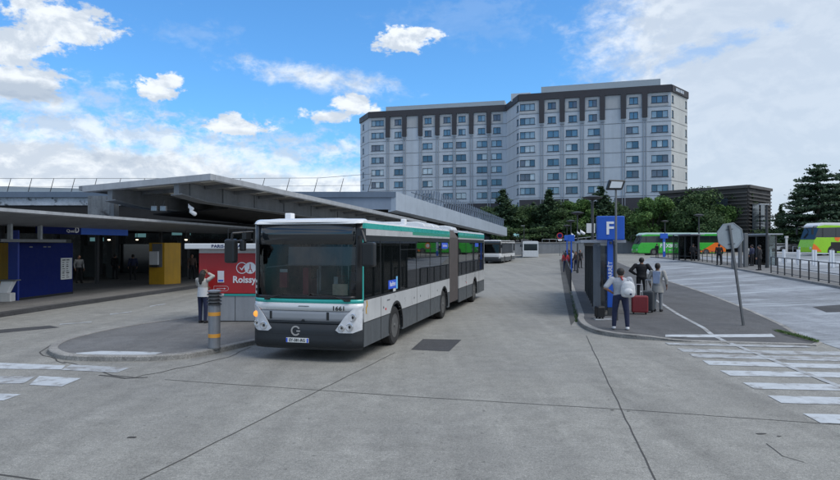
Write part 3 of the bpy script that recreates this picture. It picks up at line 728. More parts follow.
# set-back roof storey
def boxalong(P0, P1, d0, d1, z0, z1, u0=0, u1=None):
    P0, P1 = Vector((*P0, 0)), Vector((*P1, 0)); U = (P1 - P0); L = U.length; U.normalize(); I = Vector((-U.y, U.x, 0)); u1 = L if u1 is None else u1
    b = MB(); b.rings([[P0 + U * a + I * d0 + Vector((0, 0, z_)), P0 + U * c + I * d0 + Vector((0, 0, z_)), P0 + U * c + I * d1 + Vector((0, 0, z_)), P0 + U * a + I * d1 + Vector((0, 0, z_))] for a, c, z_ in ((u0, u1, z0), (u0, u1, z1))])
    return b
hb('plant_room', boxalong(LW0, LW1, 2.5, 11, HT - .45, HT + 1.75, 3.5, 33), 'hotel_roof')
hb('plant_room', boxalong(RW0, RW1, 2.2, 11, HT - .45, HT + 2.0, 4.5, 29), 'hotel_roof')
hb('stair_tower', boxalong((20.4, 141), (24.5, 139.8), 0, 9, HT - .45, HT + 1.3), 'hotel_wall')
# dark ground floor recess & body
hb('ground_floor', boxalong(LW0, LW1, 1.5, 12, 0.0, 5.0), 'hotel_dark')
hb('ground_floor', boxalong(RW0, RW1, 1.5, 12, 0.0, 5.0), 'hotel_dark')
for Q0, Q1 in ((LW0, LW1), (RW0, RW1)):
    P0_, P1_ = Vector((*Q0, 0)), Vector((*Q1, 0)); L_ = (P1_ - P0_).length
    hb('back_wall', boxalong(Q0, Q1, 12.5, 13.8, 0, HT - .5), 'hotel_wall')
    # dark loggia strips
    for f0, f1 in ((.55, .95),) if Q0 == LW0 else ((.0, .34), (.64, .86)):
        hb('loggia_shade', boxalong(Q0, Q1, -.06, -.034, 9.0, 12.2, L_ * f0, L_ * f1), 'hotel_dark')  # flat dark plates on the wall give the recess shade by colour

# ================================================================== OFFICE BLOCK (dark, right)
off = empty('office_building', (58, 106, 0), 0, 'low dark brown office block with horizontal louvre bands', 'office block')
def ob(name, b, m, **k):
    for v_ in b.bm.verts: v_.co -= Vector((58, 106, 0))
    return b.build(name, m, off, **k)
OT = 12.3
O0, O1, O2 = (45.0, 118.0), (54.4, 104.5), (62.8, 112.5)
b = MB(); pp = [(45.0, 118.0), (54.6, 104.8), (62.6, 112.4), (56, 128)]
b.rings([[Vector((x_, y_, z_)) for x_, y_ in pp] for z_ in (0, OT)]); ob('office_walls', b, 'office_wall')
for (A_, B__) in ((pp[0], pp[1]), (pp[1], pp[2])):
    P0_, P1_ = Vector(A_), Vector(B__); L_ = (P1_ - P0_).length
    def sl(name, m, d0, d1, z0, z1, a=0, c=None):
        c = L_ if c is None else c
        ob(name, boxalong(tuple(P0_), tuple(P1_), d0, d1, z0, z1, a, c), m)
    b = MB()
    for z_ in [1.2 + .62 * i for i in range(17)]:
        q = boxalong(tuple(P0_), tuple(P1_), -.22, -.01, z_, z_ + .2, .1, L_ - .1)
        me = bpy.data.meshes.new('t'); q.bm.to_mesh(me); q.bm.free(); b.bm.from_mesh(me); bpy.data.meshes.remove(me)
    ob('louvres', b, 'office_louvre')
    sl('cornice', 'office_louvre', -.35, .3, OT - .35, OT + .15)
    if A_ == pp[0]:
        for i in range(4): sl('window', 'office_glass', -.3, -.23, OT - 3.6, OT - 1.9, 3.0 + i * 2.6, 5.2 + i * 2.6)
    else: sl('stair_glazing', 'office_glass', -.32, -.23, 3.5, 9.3, 1.2, 4.2); sl('stair_glazing', 'office_glass', -.32, -.23, 3.5, 9.3, 5.0, 7.0)
# low long wing behind the hotel's foot
b = MB(); b.rings([[Vector((x_, y_, z_)) for x_, y_ in ((60.5, 150.0), (43, 160), (43, 170), (70, 165))] for z_ in (0, 15.5)])
lw = tag(b.build('office_wing', 'office_wall'), 'dark long low wing seen behind the trees beside the tall hotel', 'building')

# ================================================================== RETAINING WALL / RAMP
wp = [(3.0, 127), (16, 126), (27, 124.5), (38, 122), (44, 120), (52, 121)]
def wall_run(pts, z0, zt, w, name, m, parent=None):
    b = MB(); A = resample(pts, 1.5); B_ = offset(A, w); n = len(A)
    rs = []
    for i, (p, q) in enumerate(zip(A, B_)):
        t = i / (n - 1); z1 = zt(t)
        rs.append([Vector((p[0], p[1], z0)), Vector((p[0], p[1], z1)), Vector((q[0], q[1], z1)), Vector((q[0], q[1], z0))])
    b.rings(rs); return b.build(name, m, parent)
ramp = empty('retaining_wall', (25, 124, 0), 0, 'long grey concrete retaining wall of the ramp below the hotel trees', 'wall')
def rel(o, parent):
    o.data.transform(Matrix.Translation(-parent.location)); o.parent = parent; return o
rel(wall_run(wp, -.2, lambda t: 2.75 + 1.7 * sst((t - .45) / .45), -0.5, 'wall_face', 'retaining'), ramp)
rel(wall_run([(p[0], p[1] - .12) for p in wp], 2.2, lambda t: 2.0, 0, 'x', 'retaining'), ramp) if False else None
b = MB(); A = resample(wp, 1.5)
rs = []
for i, p in enumerate(A):
    z1 = 2.752 + 1.7 * sst((i / (len(A) - 1) - .45) / .45)
    rs.append([Vector((p[0] + dx_, p[1] + dy_, z1 + dz_)) for dx_, dy_, dz_ in ((0, -.12, 0), (0, -.12, .22), (0, .6, .22), (0, .6, 0))])
b.rings(rs); rel(b.build('coping', 'kerb_stone'), ramp)
b = MB()
for i, p in enumerate(A):
    z1 = 2.97 + 1.7 * sst((i / (len(A) - 1) - .45) / .45)
    if i < len(A) - 1:
        q = A[i + 1]; z2 = 2.97 + 1.7 * sst(((i + 1) / (len(A) - 1) - .45) / .45)
        if i > 14: b.tube((p[0], p[1] + .2, z1 + .55), (q[0], q[1] + .2, z2 + .55), .07, .07, 6)
    if i > 14: b.tube((p[0], p[1] + .2, z1), (p[0], p[1] + .2, z1 + .55), .05, .05, 6)
rel(b.build('guard_rail', 'galvanised'), ramp)
# raised ground behind the wall
b = MB(); A = resample(wp, 2)
lo_ = [b.bm.verts.new((p[0], p[1] + .45, 2.7 + 1.7 * sst((i / (len(A) - 1) - .45) / .45))) for i, p in enumerate(A)]
hi_ = [b.bm.verts.new((p[0] - 5 + 8 * i / len(A), 150, 3.2 + 1.4 * i / len(A))) for i, p in enumerate(A)]
for i in range(len(A) - 1): b.face([lo_[i], lo_[i + 1], hi_[i + 1], hi_[i]])
struct('raised_terrace', b, 'asphalt_dark')
b = MB(); sheet(b, [(54, 123), (70, 122), (130, 130)], [(60, 140), (80, 160), (150, 165)], 0.03, 3); struct('planting_bed', b, 'gutter')

# ================================================================== TREES
def leaf(b, p, s, d=None):
    a = Vector((random.gauss(0, 1), random.gauss(0, 1), random.gauss(0, .7))).normalized(); c = a.cross(Vector((random.gauss(0, 1), random.gauss(0, 1), random.gauss(0, 1)))).normalized()
    q = s * random.uniform(.6, 1.3)
    b.poly([p - a * q, p + c * q * .55, p + a * q, p - c * q * .5])
def conifer(name, hgt, spread, dens, tilt=0.15, layered=False, leafm='leaf_conifer', seed=0, ls=.16):
    random.seed(seed)
    root = empty(name, (0, 0, 0)); b = MB()
    pts = [Vector((noise.noise(Vector((i * .6, seed, 0))) * .25, noise.noise(Vector((i * .6, seed, 5))) * .25, hgt * i / 8)) for i in range(9)]
    for i in range(8): b.tube(pts[i], pts[i + 1], .16 * hgt / 8 * (1 - i / 8.6) + .02, .16 * hgt / 8 * (1 - (i + 1) / 8.6) + .02, 8)
    c = MB(); nb = int(hgt * 11 * dens)
    for k in range(nb):
        t = (k + random.random()) / nb
        if layered: t = (round(t * 12) / 12 if random.random() < .6 else t) + random.uniform(-.025, .025)
        t = min(max(t, 0.10), .99); z = hgt * t; ang = random.uniform(0, 2 * PI)
        env = (1 - t) ** .75 * (0.62 + .38 * noise.noise(Vector((math.cos(ang) * 1.5, math.sin(ang) * 1.5, t * 4 + seed))) * 1.6)
        if layered: env = (1 - t * .94) ** .75 * random.uniform(.35, 1.1)
        if t < .2: env *= (.55 + t * 2.2)
        L_ = max(.25, spread * env); base = Vector((0, 0, z)); dr = Vector((math.cos(ang), math.sin(ang), tilt + random.uniform(-.12, .15)))
        tip = base + dr * L_; tip.z -= L_ * (.05 if layered else .12) * L_ / 2
        b.tube(base, tip, .035, .01, 4, False)
        n = int(L_ * (40 if layered else 44))
        for j in range(n):
            s_ = random.random() ** .6; p = base.lerp(tip, s_); w = (.12 + .30 * L_ * s_ * .6)
            p = p + Vector((random.gauss(0, w * .55), random.gauss(0, w * .55), random.gauss(0, .07 if layered else .16)))
            leaf(c, p, ls)
    b.build('trunk', 'bark', root, smooth=True); c.build('crown', leafm, root); return root
def broadleaf(name, hgt, spread, leafm='leaf_green', seed=0, ls=.175, n=12500):
    random.seed(seed); root = empty(name, (0, 0, 0)); b = MB(); c = MB()
    th = hgt * .3; b.tube((0, 0, 0), (.1, 0, th), .02 * hgt + .03, .014 * hgt + .03, 9)
    cl = []
    for k in range(int(17 + spread * 3)):
        a = random.uniform(0, 2 * PI); e_ = random.random(); rr = spread * math.sqrt(random.random()) * (0.95 if e_ < .6 else .62)
        p = Vector((math.cos(a) * rr, math.sin(a) * rr, hgt * (.26 + .62 * e_)))
        cl.append((p, random.uniform(.55, 1.15) * spread * .38)); b.tube((.1, 0, th * random.uniform(.6, 1)), p, .02 * hgt * .5, .015, 5)
    for k in range(n):
        p, r_ = random.choice(cl); d = Vector((random.gauss(0, 1), random.gauss(0, 1), random.gauss(0, .8))); d = d.normalized() * r_ * random.random() ** .35
        d.z *= .75; leaf(c, p + d, ls)
    b.build('trunk', 'bark', root, smooth=True); c.build('crown', leafm, root); return root
def pz(px, Y): return (px - 420) / 630.0 * Y
con = [conifer('pine_tree', 9.0, 3.2, 1.6, seed=3 + i, ls=.19) for i in range(2)]
ced = [conifer('cedar_tree', 12.0, 5.8, 1.9, .12, True, 'leaf_cedar', seed=11 + i, ls=.19) for i in range(2)]
brd = [broadleaf('broadleaf_tree', 8.5, 3.4, 'leaf_green', 21), broadleaf('broadleaf_tree', 8.5, 3.8, 'leaf_dark', 22), broadleaf('broadleaf_tree', 8, 3.4, 'leaf_dark', 23)]
shr = broadleaf('shrub', 3.2, 2.2, 'leaf_dark', 31, .14, 2500)
used = set()
def plant(src, px, Y, topy, label, cat='tree', group=None, baseh=None, sx=1.0, rot=None, base_z=None):
    x = pz(px, Y); zb = base_z if base_z is not None else H(x, Y)
    top = CAM_H + (244.5 - topy) / 630.0 * Y; sc = (top - zb) / baseh; rz = random.uniform(0, 6) if rot is None else rot
    if src not in used:
        used.add(src); o = src; o.location = (x, Y, zb); o.rotation_euler = (0, 0, rz)
    else: o = again(src, (x, Y, zb), rz)
    o.scale = (sc * sx, sc * sx, sc); tag(o, label, cat, group); return o
random.seed(5)
G1 = 'trees between the ramp wall and the hotel'
plant(con[0], 503, 132, 190, 'dark pointed pine tree just beyond the end of the terminal roof', base_z=3.0, baseh=9, group=G1, sx=1.7)
plant(con[1], 549, 131, 190, 'tall dark pine tree with a thin ragged top standing beyond the ramp wall', base_z=3.0, baseh=9, group=G1, sx=1.6)
plant(con[0], 601, 131, 187, 'dark pine tree rising just left of the square floodlight', base_z=3.5, baseh=9, group=G1, sx=1.6)
plant(con[1], 533, 136, 203, 'lower dark pine between the two pointed pines beyond the ramp', base_z=3.0, baseh=9, group=G1, sx=1.6)
plant(brd[1], 520, 134, 206, 'dark bushy tree right of the first pointed pine, above the far white bus', base_z=3.0, baseh=7.9, group=G1)
plant(brd[0], 578, 133, 200, 'mid green spreading tree behind the far median lamps', base_z=3.2, baseh=7.9, group=G1, sx=1.1)
plant(brd[2], 562, 130, 210, 'low dark broad tree above the parked cars at the ramp wall', base_z=3.0, baseh=7.5, group=G1, sx=1.2)
plant(brd[1], 617, 131, 207, 'dark rounded tree directly behind the blue totem sign', base_z=3.8, baseh=7.9, group=G1)
for px, Y, ty, si, lb in ((490, 134, 208, 1, 'dark leafy tree half hidden by the far corner of the terminal roof'), (511, 136, 203, 2, 'dark tree filling the gap right behind the first pointed pine'), (541, 134, 207, 1, 'dark rounded tree left of the ragged topped pine'),
                          (555, 136, 201, 2, 'dark tall tree right behind the ragged topped pine'), (570, 137, 205, 1, 'dark tree behind the mid green spreading tree, left side'), (589, 135, 205, 2, 'dark tree right of the mid green spreading tree'), (609, 133, 203, 1, 'dark tree between the floodlight pine and the blue totem'), (630, 128, 210, 2, 'dark tree right of the blue totem above the curved wall end')):
    plant(brd[si], px, Y, ty, lb, baseh=7.9, group=G1, sx=1.25, base_z=3.0)
plant(brd[0], 652, 112, 197, 'bright green dense tree over the front of the long green coach', baseh=7.9, group='trees behind the long green coach', sx=1.05, rot=1.0)
plant(brd[1], 640, 118, 210, 'dark tree left of the bright green tree behind the green coach', baseh=7.9, group='trees behind the long green coach')
plant(brd[2], 688, 116, 190, 'tall dark broad tree beside the right end of the hotel', baseh=7.5, group='trees behind the long green coach', sx=1.0)
plant(brd[1], 671, 120, 198, 'dark tree in between the bright green tree and the tallest dark one', baseh=7.9, group='trees behind the long green coach')
plant(brd[2], 742, 108, 192, 'narrow dark tree in front of the office corner above the octagonal sign', baseh=7.5, sx=.6, group='trees behind the long green coach')
plant(brd[0], 722, 108, 206, 'olive green low tree before the dark office block', baseh=7.9, sx=1.0, group='trees behind the long green coach')
plant(brd[2], 697, 109, 193, 'dark broad tree covering the left part of the office block', baseh=7.5, sx=1.0, group='trees behind the long green coach')
plant(brd[1], 703, 106, 205, 'dark round tree above the middle of the long green coach', baseh=7.9, sx=.95, group='trees behind the long green coach')
plant(ced[0], 818, 100, 163, 'big dark cedar with flat tiered branches behind the lime coach', sx=1.25, baseh=12.3, group='cedars on the right')
plant(ced[1], 850, 102, 163, 'dark cedar cut by the right edge of the picture', baseh=12.3, group='cedars on the right')
plant(con[0], 781, 118, 204, 'small pointed conifer left of the big cedar', baseh=9.2, group='cedars on the right', sx=.9)
plant(ced[1], 796, 108, 192, 'smaller dense cedar tucked in front of the big cedar on its left', baseh=12.3, group='cedars on the right', sx=1.15)
plant(ced[0], 842, 112, 185, 'dark cedar filling the gap between the two big cedars', baseh=12.3, group='cedars on the right', sx=1.1)
for px, Y, ty, lb in ((778, 104, 231, 'round dark bush left of the far end of the car park hedge'), (792, 103, 228, 'dark bush below the smaller cedar'), (806, 103, 226, 'dark bush just left of the lime coach roof'),
                      (826, 104, 224, 'dark bush hidden behind the lime coach'), (716, 112, 228, 'dark bush above the orange tail of the green coach'), (628, 124, 226, 'dark bush at the top of the curved ramp wall')):
    plant(shr, px, Y, ty, lb, 'bush', 'bushes along the car park edge', baseh=3.4, sx=1.5, base_z=(3.6 if px == 628 else None))
plant(shr, 760, 106, 226, 'dark bush at the foot of the office corner', 'bush', 'bushes along the car park edge', baseh=3.4, sx=1.4)
plant(shr, 690, 110, 228, 'dark bush behind the middle of the long green coach', 'bush', 'bushes along the car park edge', baseh=3.4, sx=1.6)
plant(shr, 515, 128, 226, 'dark bush between the far buses and the first pine', 'bush', 'bushes along the car park edge', baseh=3.4, sx=1.8, base_z=2.8)
plant(shr, 545, 128, 224, 'dark bush behind the parked cars on the ramp', 'bush', 'bushes along the car park edge', baseh=3.4, sx=1.8, base_z=2.8)
plant(shr, 590, 128, 224, 'dark bush behind the nearest median lamp', 'bush', 'bushes along the car park edge', baseh=3.4, sx=1.8, base_z=3.0)

# ================================================================== TERMINAL DECK
deck = empty('terminal_building', (-20, 70, 0), 0, 'bus terminal with blue grey roof fascia and dark open ground floor', 'terminal')
DO = Vector((-20, 70, 0))
def db(name, b, m, **k):
    for v_ in b.bm.verts: v_.co -= DO
    return b.build(name, m, deck, **k)
DZ = 8.2
mat('deck_pale2', (0.20, 0.25, 0.33), 0.45, var=.06, scale=.4, streak=.1)
db('roof_fascia', MB().bx(-75, -2.6, 68.0, 69.0, 7.6, DZ + .0), 'deck_fascia')
db('roof_fascia', MB().bx(-20, -2.6, 68.2, 69.0, 6.3, 7.597), 'deck_pale2')
db('clerestory', MB().bx(-75, -20.01, 68.3, 69.1, 6.75, 7.597), 'deck_glazing')
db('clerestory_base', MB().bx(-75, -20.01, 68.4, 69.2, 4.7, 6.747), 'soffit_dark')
# side fascia going down to the far end
c0, c1 = Vector((-2.6, 68.0, 0)), Vector((16.3, 118, 0)); dr = (c1 - c0).normalized(); nn = Vector((dr.y, -dr.x, 0))
b = MB(); 
b.rings([[c0 + Vector((0, 0, DZ)), c0 + Vector((0, 0, 6.2)), c0 - nn * .9 + Vector((0, 0, 6.0)), c0 - nn * .9 + Vector((0, 0, DZ))], [c1 + Vector((0, 0, 5.65)), c1 + Vector((0, 0, 4.1)), c1 - nn * .9 + Vector((0, 0, 4.0)), c1 - nn * .9 + Vector((0, 0, 5.65))]])
db('side_fascia', b, 'deck_pale')
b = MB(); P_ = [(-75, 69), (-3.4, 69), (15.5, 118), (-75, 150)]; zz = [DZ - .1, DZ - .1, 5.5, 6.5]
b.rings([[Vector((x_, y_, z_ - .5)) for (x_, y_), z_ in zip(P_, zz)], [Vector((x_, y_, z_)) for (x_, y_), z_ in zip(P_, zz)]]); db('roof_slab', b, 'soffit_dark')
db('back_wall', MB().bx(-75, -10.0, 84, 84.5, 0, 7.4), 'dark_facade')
for i in range(9): db('column', MB().tube((-62 + i * 7.0, 71, 0), (-62 + i * 7.0, 71, 6.6), .35, .35, 14), 'canopy_beam', smooth=True)
for i in range(5):
    q = c0.lerp(c1, .12 + i * .2); q = q - nn * 5.0; db('column', MB().tube((q.x, q.y, 0), (q.x, q.y, 6.5 - i * .4), .3, .3, 12), 'canopy_beam', smooth=True)
q0 = c0 - nn * 9; q1 = c1 - nn * 9
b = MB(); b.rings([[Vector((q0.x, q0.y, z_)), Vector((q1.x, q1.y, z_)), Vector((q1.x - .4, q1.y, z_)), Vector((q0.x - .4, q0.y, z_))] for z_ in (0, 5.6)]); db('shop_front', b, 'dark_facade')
# lattice screen on the side fascia
b = MB(); n = 44; 
def sc_pt(t, h_): q = c0.lerp(c1, t); z0_ = DZ + (5.65 - DZ) * t; hh = 1.9 * math.sin(min(1, max(0, (t - .05) / .25)) * PI / 2) * (1 - .25 * t); return Vector((q.x, q.y, z0_ + .03 + hh * h_)) - nn * .3
for i in range(n):
    t = .12 + .86 * i / n
    b.bar(sc_pt(t, 0), sc_pt(min(.99, t + .012), 1), .10, .34)
b.bar(sc_pt(.10, 1), sc_pt(.99, 1), .1, .1)
db('lattice_screen', b, 'deck_fascia')
# parapet railing with leaning posts
rl = empty('roof_railing', (-20, 68.6, DZ), 0, 'thin railing with leaning posts along the terminal roof edge', 'railing')
for i, px in enumerate((-60, -36, -14, 8, 29, 51, 72, 94, 118, 142, 166, 190, 214, 238, 262, 287, 315, 341, 369)):
    x = pz(px, 68.6); b = MB(); b.tube((x + 20 - .12, 0, 0), (x + 20 + .28, 0, 1.5), .04, .03, 6); b.build('rail_post', 'steel_dark', rl)
b = MB(); b.path([(-55, 0, 1.5), (0, 0, 1.5), (9, 0, 1.55), (14.8, 0, 2.0)], .022, 6); b.build('top_rail', 'steel_dark', rl)
b = MB(); b.path([(-55, 0, .62), (0, 0, .62), (14.8, 0, .75)], .016, 6); b.build('mid_rail', 'steel_dark', rl)
# curved glazed roof further left
b = MB()
for i in range(24):
    pass
prof = [(-75 + 3 * i, 8.3 + 1.25 * math.cos(min(1, max(0, (i - 4) / 16)) * PI / 2) ** 1.2) for i in range(22)]
b.rings([[Vector((x_, y_, z_ if up else 8.0)) for y_, up in ((75, False), (75, True), (84, True), (84, False))] for x_, z_ in prof]); db('curved_roof', b, 'hotel_roof')
b = MB(); b.bx(-70, -24, 74.85, 74.98, 8.45, 8.75); db('skylight', b, 'hotel_glass2')
# glow of shop interiors: dim screens
for x, z, w in ((-23.5, 4.6, 1.8), (-27.5, 4.4, 1.0), (-31.8, 4.0, 1.3)):
    o = part('information_screen', 'info_screen', None, lambda b: b.bx(-w / 2, w / 2, -.06, .06, -.18, .18), loc=(x, 62, z - 1.0)); tag(o, 'dim lit information screen hanging in the dark hall at height %s' % ('left' if x < -30 else 'middle' if x < -25 else 'right'), 'screen', 'screens under the terminal roof')
    o['label'] = {-23.5: 'widest dim departure screen hanging in the dark bus hall', -27.5: 'smallest dim departure screen in the dark bus hall, the middle one', -31.8: 'dim departure screen in the dark bus hall nearest the blue booth'}[x]

# ================================================================== BIG CANOPY
can = empty('bus_canopy', (-10.6, 31.7, 0), 0, 'large flat steel bus stop canopy with deep grey beams', 'canopy')
CO = Vector((-10.6, 31.7, 0))
K0 = Vector((-10.6, 31.7, 6.0)); K1 = Vector((.55, 75, 5.18)); K2 = Vector((-17.6, 33.2, 5.55))
dL = (K1 - K0); W_ = (K2 - K0)
def cp(s_, t_, dz_=0): return K0 + W_ * s_ + dL * t_ + Vector((0, 0, dz_))     # s across (0 right edge..), t along
def cb(name, b, m, **k):
    for v_ in b.bm.verts: v_.co -= CO
    return b.build(name, m, can, **k)
def slabc(s0, s1, t0, t1, z0, z1):
    b = MB(); b.rings([[cp(s_, t_, z_) for s_, t_ in ((s0, t0), (s1, t0), (s1, t1), (s0, t1))] for z_ in (z0, z1)]); return b
tp = .004
for i in range(16):
    t_ = .016 + i * .066; t2 = t_ + .024
    cb('roof_sheet', slabc(0, 1.0, tp, min(1, t_), -.16, -.02), 'soffit_light')
    if t_ > .99: break
    t2 = min(t2, .999)
    for s0, s1 in ((0, .045), (.225, .30), (.76, 1.0)): cb('roof_sheet', slabc(s0, s1, t_, t2, -.16, -.02), 'soffit_light')
    for s0, s1 in ((.045, .225), (.30, .76)): cb('rooflight', slabc(s0, s1, t_ + .0002, t2 - .0002, -.06, -.05), 'rooflight')
    tp = t2
cb('edge_trim', slabc(-.03, 1.0, -.006, .004, -.30, .02), 'canopy_edge'); cb('edge_trim', slabc(-.03, -.0, .0045, 1, -.26, .02), 'canopy_edge')
cb('edge_trim', slabc(1.0, 1.03, -.006, 1, -.22, .02), 'canopy_beam')
for s_, t0 in ((.26, .0), (.80, .0)):
    # longitudinal beams with a tapered nose
    b = MB(); w = .02
    b.rings([[cp(s_ - w, t_, -.17), cp(s_ + w, t_, -.17), cp(s_ + w, t_, -h_), cp(s_ - w, t_, -h_)] for t_, h_ in ((t0, .80), (t0 + .05, 1.0), (1, 1.0))])
    cb('main_beam', b, 'canopy_beam')
    b = MB(); b.rings([[cp(s_ - w * 2.2, t_, -h_ - .002), cp(s_ + w * 2.2, t_, -h_ - .002), cp(s_ + w * 2.2, t_, -h_ - .06), cp(s_ - w * 2.2, t_, -h_ - .06)] for t_, h_ in ((t0, .80), (t0 + .05, 1.0), (1, 1.0))]); cb('beam_flange', b, 'canopy_beam')
for i in range(15):
    t_ = .05 + i * .066
    for s0, s1 in ((0.0, .235), (.285, .775)):
        cb('purlin', slabc(s0, s1, t_, t_ + .004, -.36, -.165), 'canopy_beam')
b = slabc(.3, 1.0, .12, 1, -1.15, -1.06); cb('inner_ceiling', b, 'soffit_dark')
for t_ in (.34, .55, .75, .93):
    for s_ in (.8,):
        q = cp(s_, t_); cb('column', MB().tube((q.x, q.y, 0), (q.x, q.y, q.z - 1.0), .22, .22, 14), 'canopy_beam', smooth=True)
# cross girder and second lower roof behind (spread wider to keep skylight out of the hall)
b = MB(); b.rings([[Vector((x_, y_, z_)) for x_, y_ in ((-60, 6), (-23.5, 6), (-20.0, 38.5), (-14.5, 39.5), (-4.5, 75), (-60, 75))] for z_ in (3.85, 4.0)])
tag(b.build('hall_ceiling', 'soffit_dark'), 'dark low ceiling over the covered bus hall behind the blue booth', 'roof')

cb('gutter', slabc(-.035, -.031, .0, .99, -.34, -.27), 'steel_grey')
cb('cable_tray', slabc(.33, .345, .02, .99, -.62, -.54), 'galvanised'); cb('cable_tray', slabc(.60, .61, .02, .99, -.50, -.45), 'steel_grey')
for t_ in (.02, .09, .17, .26, .36, .48, .62, .78):
    cb('flange_stiffener', slabc(.232, .238, t_, t_ + .002, -1.0, -.165), 'canopy_beam')
# CCTV pair and floodlights under the canopy edge
def cctv(name, loc, label, m='sign_white', s=1.0):
    t = empty(name, loc, 0, label, 'camera', 'security cameras')
    part('bracket', 'sign_white', t, lambda b: b.tube((0, 0, 0), (0, 0, .22 * s), .03 * s, .03 * s, 8).tube((0, 0, .12 * s), (.16 * s, 0, .06 * s), .03 * s, .03 * s, 8))
    part('camera_body', m, t, lambda b: b.rings([[Vector((x_, -.0, 0)) + Vector((0, math.cos(a) * r_, math.sin(a) * r_)) for a in [2 * PI * i / 12 for i in range(12)]] for x_, r_ in ((.0, .06 * s), (.05 * s, .13 * s), (.42 * s, .15 * s), (.50 * s, .1 * s))]), smooth=True).rotation_euler = (0, R(32), 0)
    return t
q = cp(.26, 0.0); y_ = 32.6
cctv('security_camera', (pz(188.5, y_), y_, CAM_H + (244.5 - 206) / 630 * y_ - .02), 'upper white security camera on the grey canopy beam end', s=.6)
cctv('security_camera', (pz(190.5, y_), y_ - .1, CAM_H + (244.5 - 211) / 630 * y_), 'lower white security camera hanging below the other at the canopy beam', s=.75)
for px, lb in ((154.5, 'left small grey floodlight on the canopy cross beam'), (163.5, 'right small grey floodlight on the canopy cross beam')):
    y_ = 34.5; t = empty('floodlight', (pz(px, y_), y_, CAM_H + (244.5 - 208.5) / 630 * y_), 0, lb, 'floodlight', 'floodlights under the canopy')
    part('lamp_body', 'galvanised', t, lambda b: b.box((0, 0, 0), (.34, .22, .3)), bevel=.03); part('bracket', 'steel_grey', t, lambda b: b.tube((0, 0, .1), (0, .1, .42), .03, .03, 6))
# stained panel column at the left corner
mat('stained_panel', (0.17, 0.19, 0.21), .7, var=.2, scale=1.5, streak=.5, dark=(.03, .03, .035), dthr=(.5, .6))
cb('corner_panel', MB().bx(-19.1, -17.6, 36.2, 36.8, 3.9, 5.30), 'stained_panel')

# ================================================================== LOW PLATFORM CANOPY
low = empty('platform_canopy', (-14.4, 21.6, 0), 0, 'low grey platform canopy with sloping soffit over the blue booth', 'canopy')
LO = Vector((-14.4, 21.6, 0))
def lb_(name, b, m, **k):
    for v_ in b.bm.verts: v_.co -= LO
    return b.build(name, m, low, **k)
la, lc = Vector((-16.3, 3, 0)), Vector((-12.2, 47, 0)); ld = (lc - la).normalized(); ln_ = Vector((-ld.y, ld.x, 0))
def lowrun(prof, name, m):
    b = MB(); b.rings([[p + ln_ * o_ + Vector((0, 0, z_)) for o_, z_ in prof] for p in (la, lc)]); lb_(name, b, m)
lowrun([(0, 3.78), (0, 3.66), (.3, 3.63), (.3, 3.78)], 'edge_trim', 'canopy_edge')
lowrun([(.302, 3.76), (.302, 3.62), (2.5, 3.28), (6.5, 3.40), (6.5, 3.76)], 'canopy_slab', 'canopy_beam')
for i in range(6):
    p = la + ld * (4 + i * 7.6) + ln_ * 6.3; lb_('column', MB().tube((p.x, p.y, .15), (p.x, p.y, 3.38), .12, .12, 12), 'steel_dark', smooth=True)
# blue gate band with the D sign, hung frame
def along(px, off_): # position on a line parallel to the canopy
    k_ = (px - 420) / 630.0; base = la + ln_ * off_; t = (k_ * base.y - base.x) / (ld.x - k_ * ld.y); return base + ld * t
mat('navy_light', (0.012, 0.035, 0.26), 0.4, var=.05)
band = empty('gate_sign', tuple(along(100, 2.45)), 0, 'blue overhead sign band with a white letter D on the platform canopy', 'sign')
def bandrun(pa, pb, off_, z0, z1, th, name, m, parent):
    a, c = along(pa, off_), along(pb, off_); b = MB(); b.rings([[p + Vector((0, 0, z_)) - parent.location + ln_ * o_ for o_, z_ in ((0, z0), (0, z1), (th, z1), (th, z0))] for p in (a, c)]); return b.build(name, m, parent)
o = bandrun(81, 128, 2.45, 2.98, 3.36, .12, 'sign_panel', 'blue_sign', band); o['label'] = 'bright blue right end of the sign band'
bandrun(38, 80.9, 2.46, 2.98, 3.34, .12, 'sign_panel', 'navy', band)
rzb = math.atan2(ld.y, ld.x)
q = along(77, 2.43) - band.location; text_mesh('lettering', 'D', .40, 'sign_white', band, (q.x, q.y, 3.18), (R(90), 0, rzb), .01, bold=.01)
q = along(70.5, 2.43) - band.location; text_mesh('lettering', 'Quai', .20, 'sign_white', band, (q.x, q.y, 3.13), (R(90), 0, rzb), .01, sx=1.5)
fr = empty('hanging_rail', tuple(along(25, 2.2)), 0, 'light grey horizontal rail on two stubs in front of the blue booth', 'rail')
bandrun(1, 66, 2.2, 2.60, 2.72, .25, 'rail_beam', 'steel_grey', fr)
for px in (10, 40):
    a = along(px, 2.25) - fr.location; part('hanger', 'galvanised', fr, lambda b: b.bx(a.x - .07, a.x + .07, a.y - .07, a.y + .07, 2.721, 3.33))
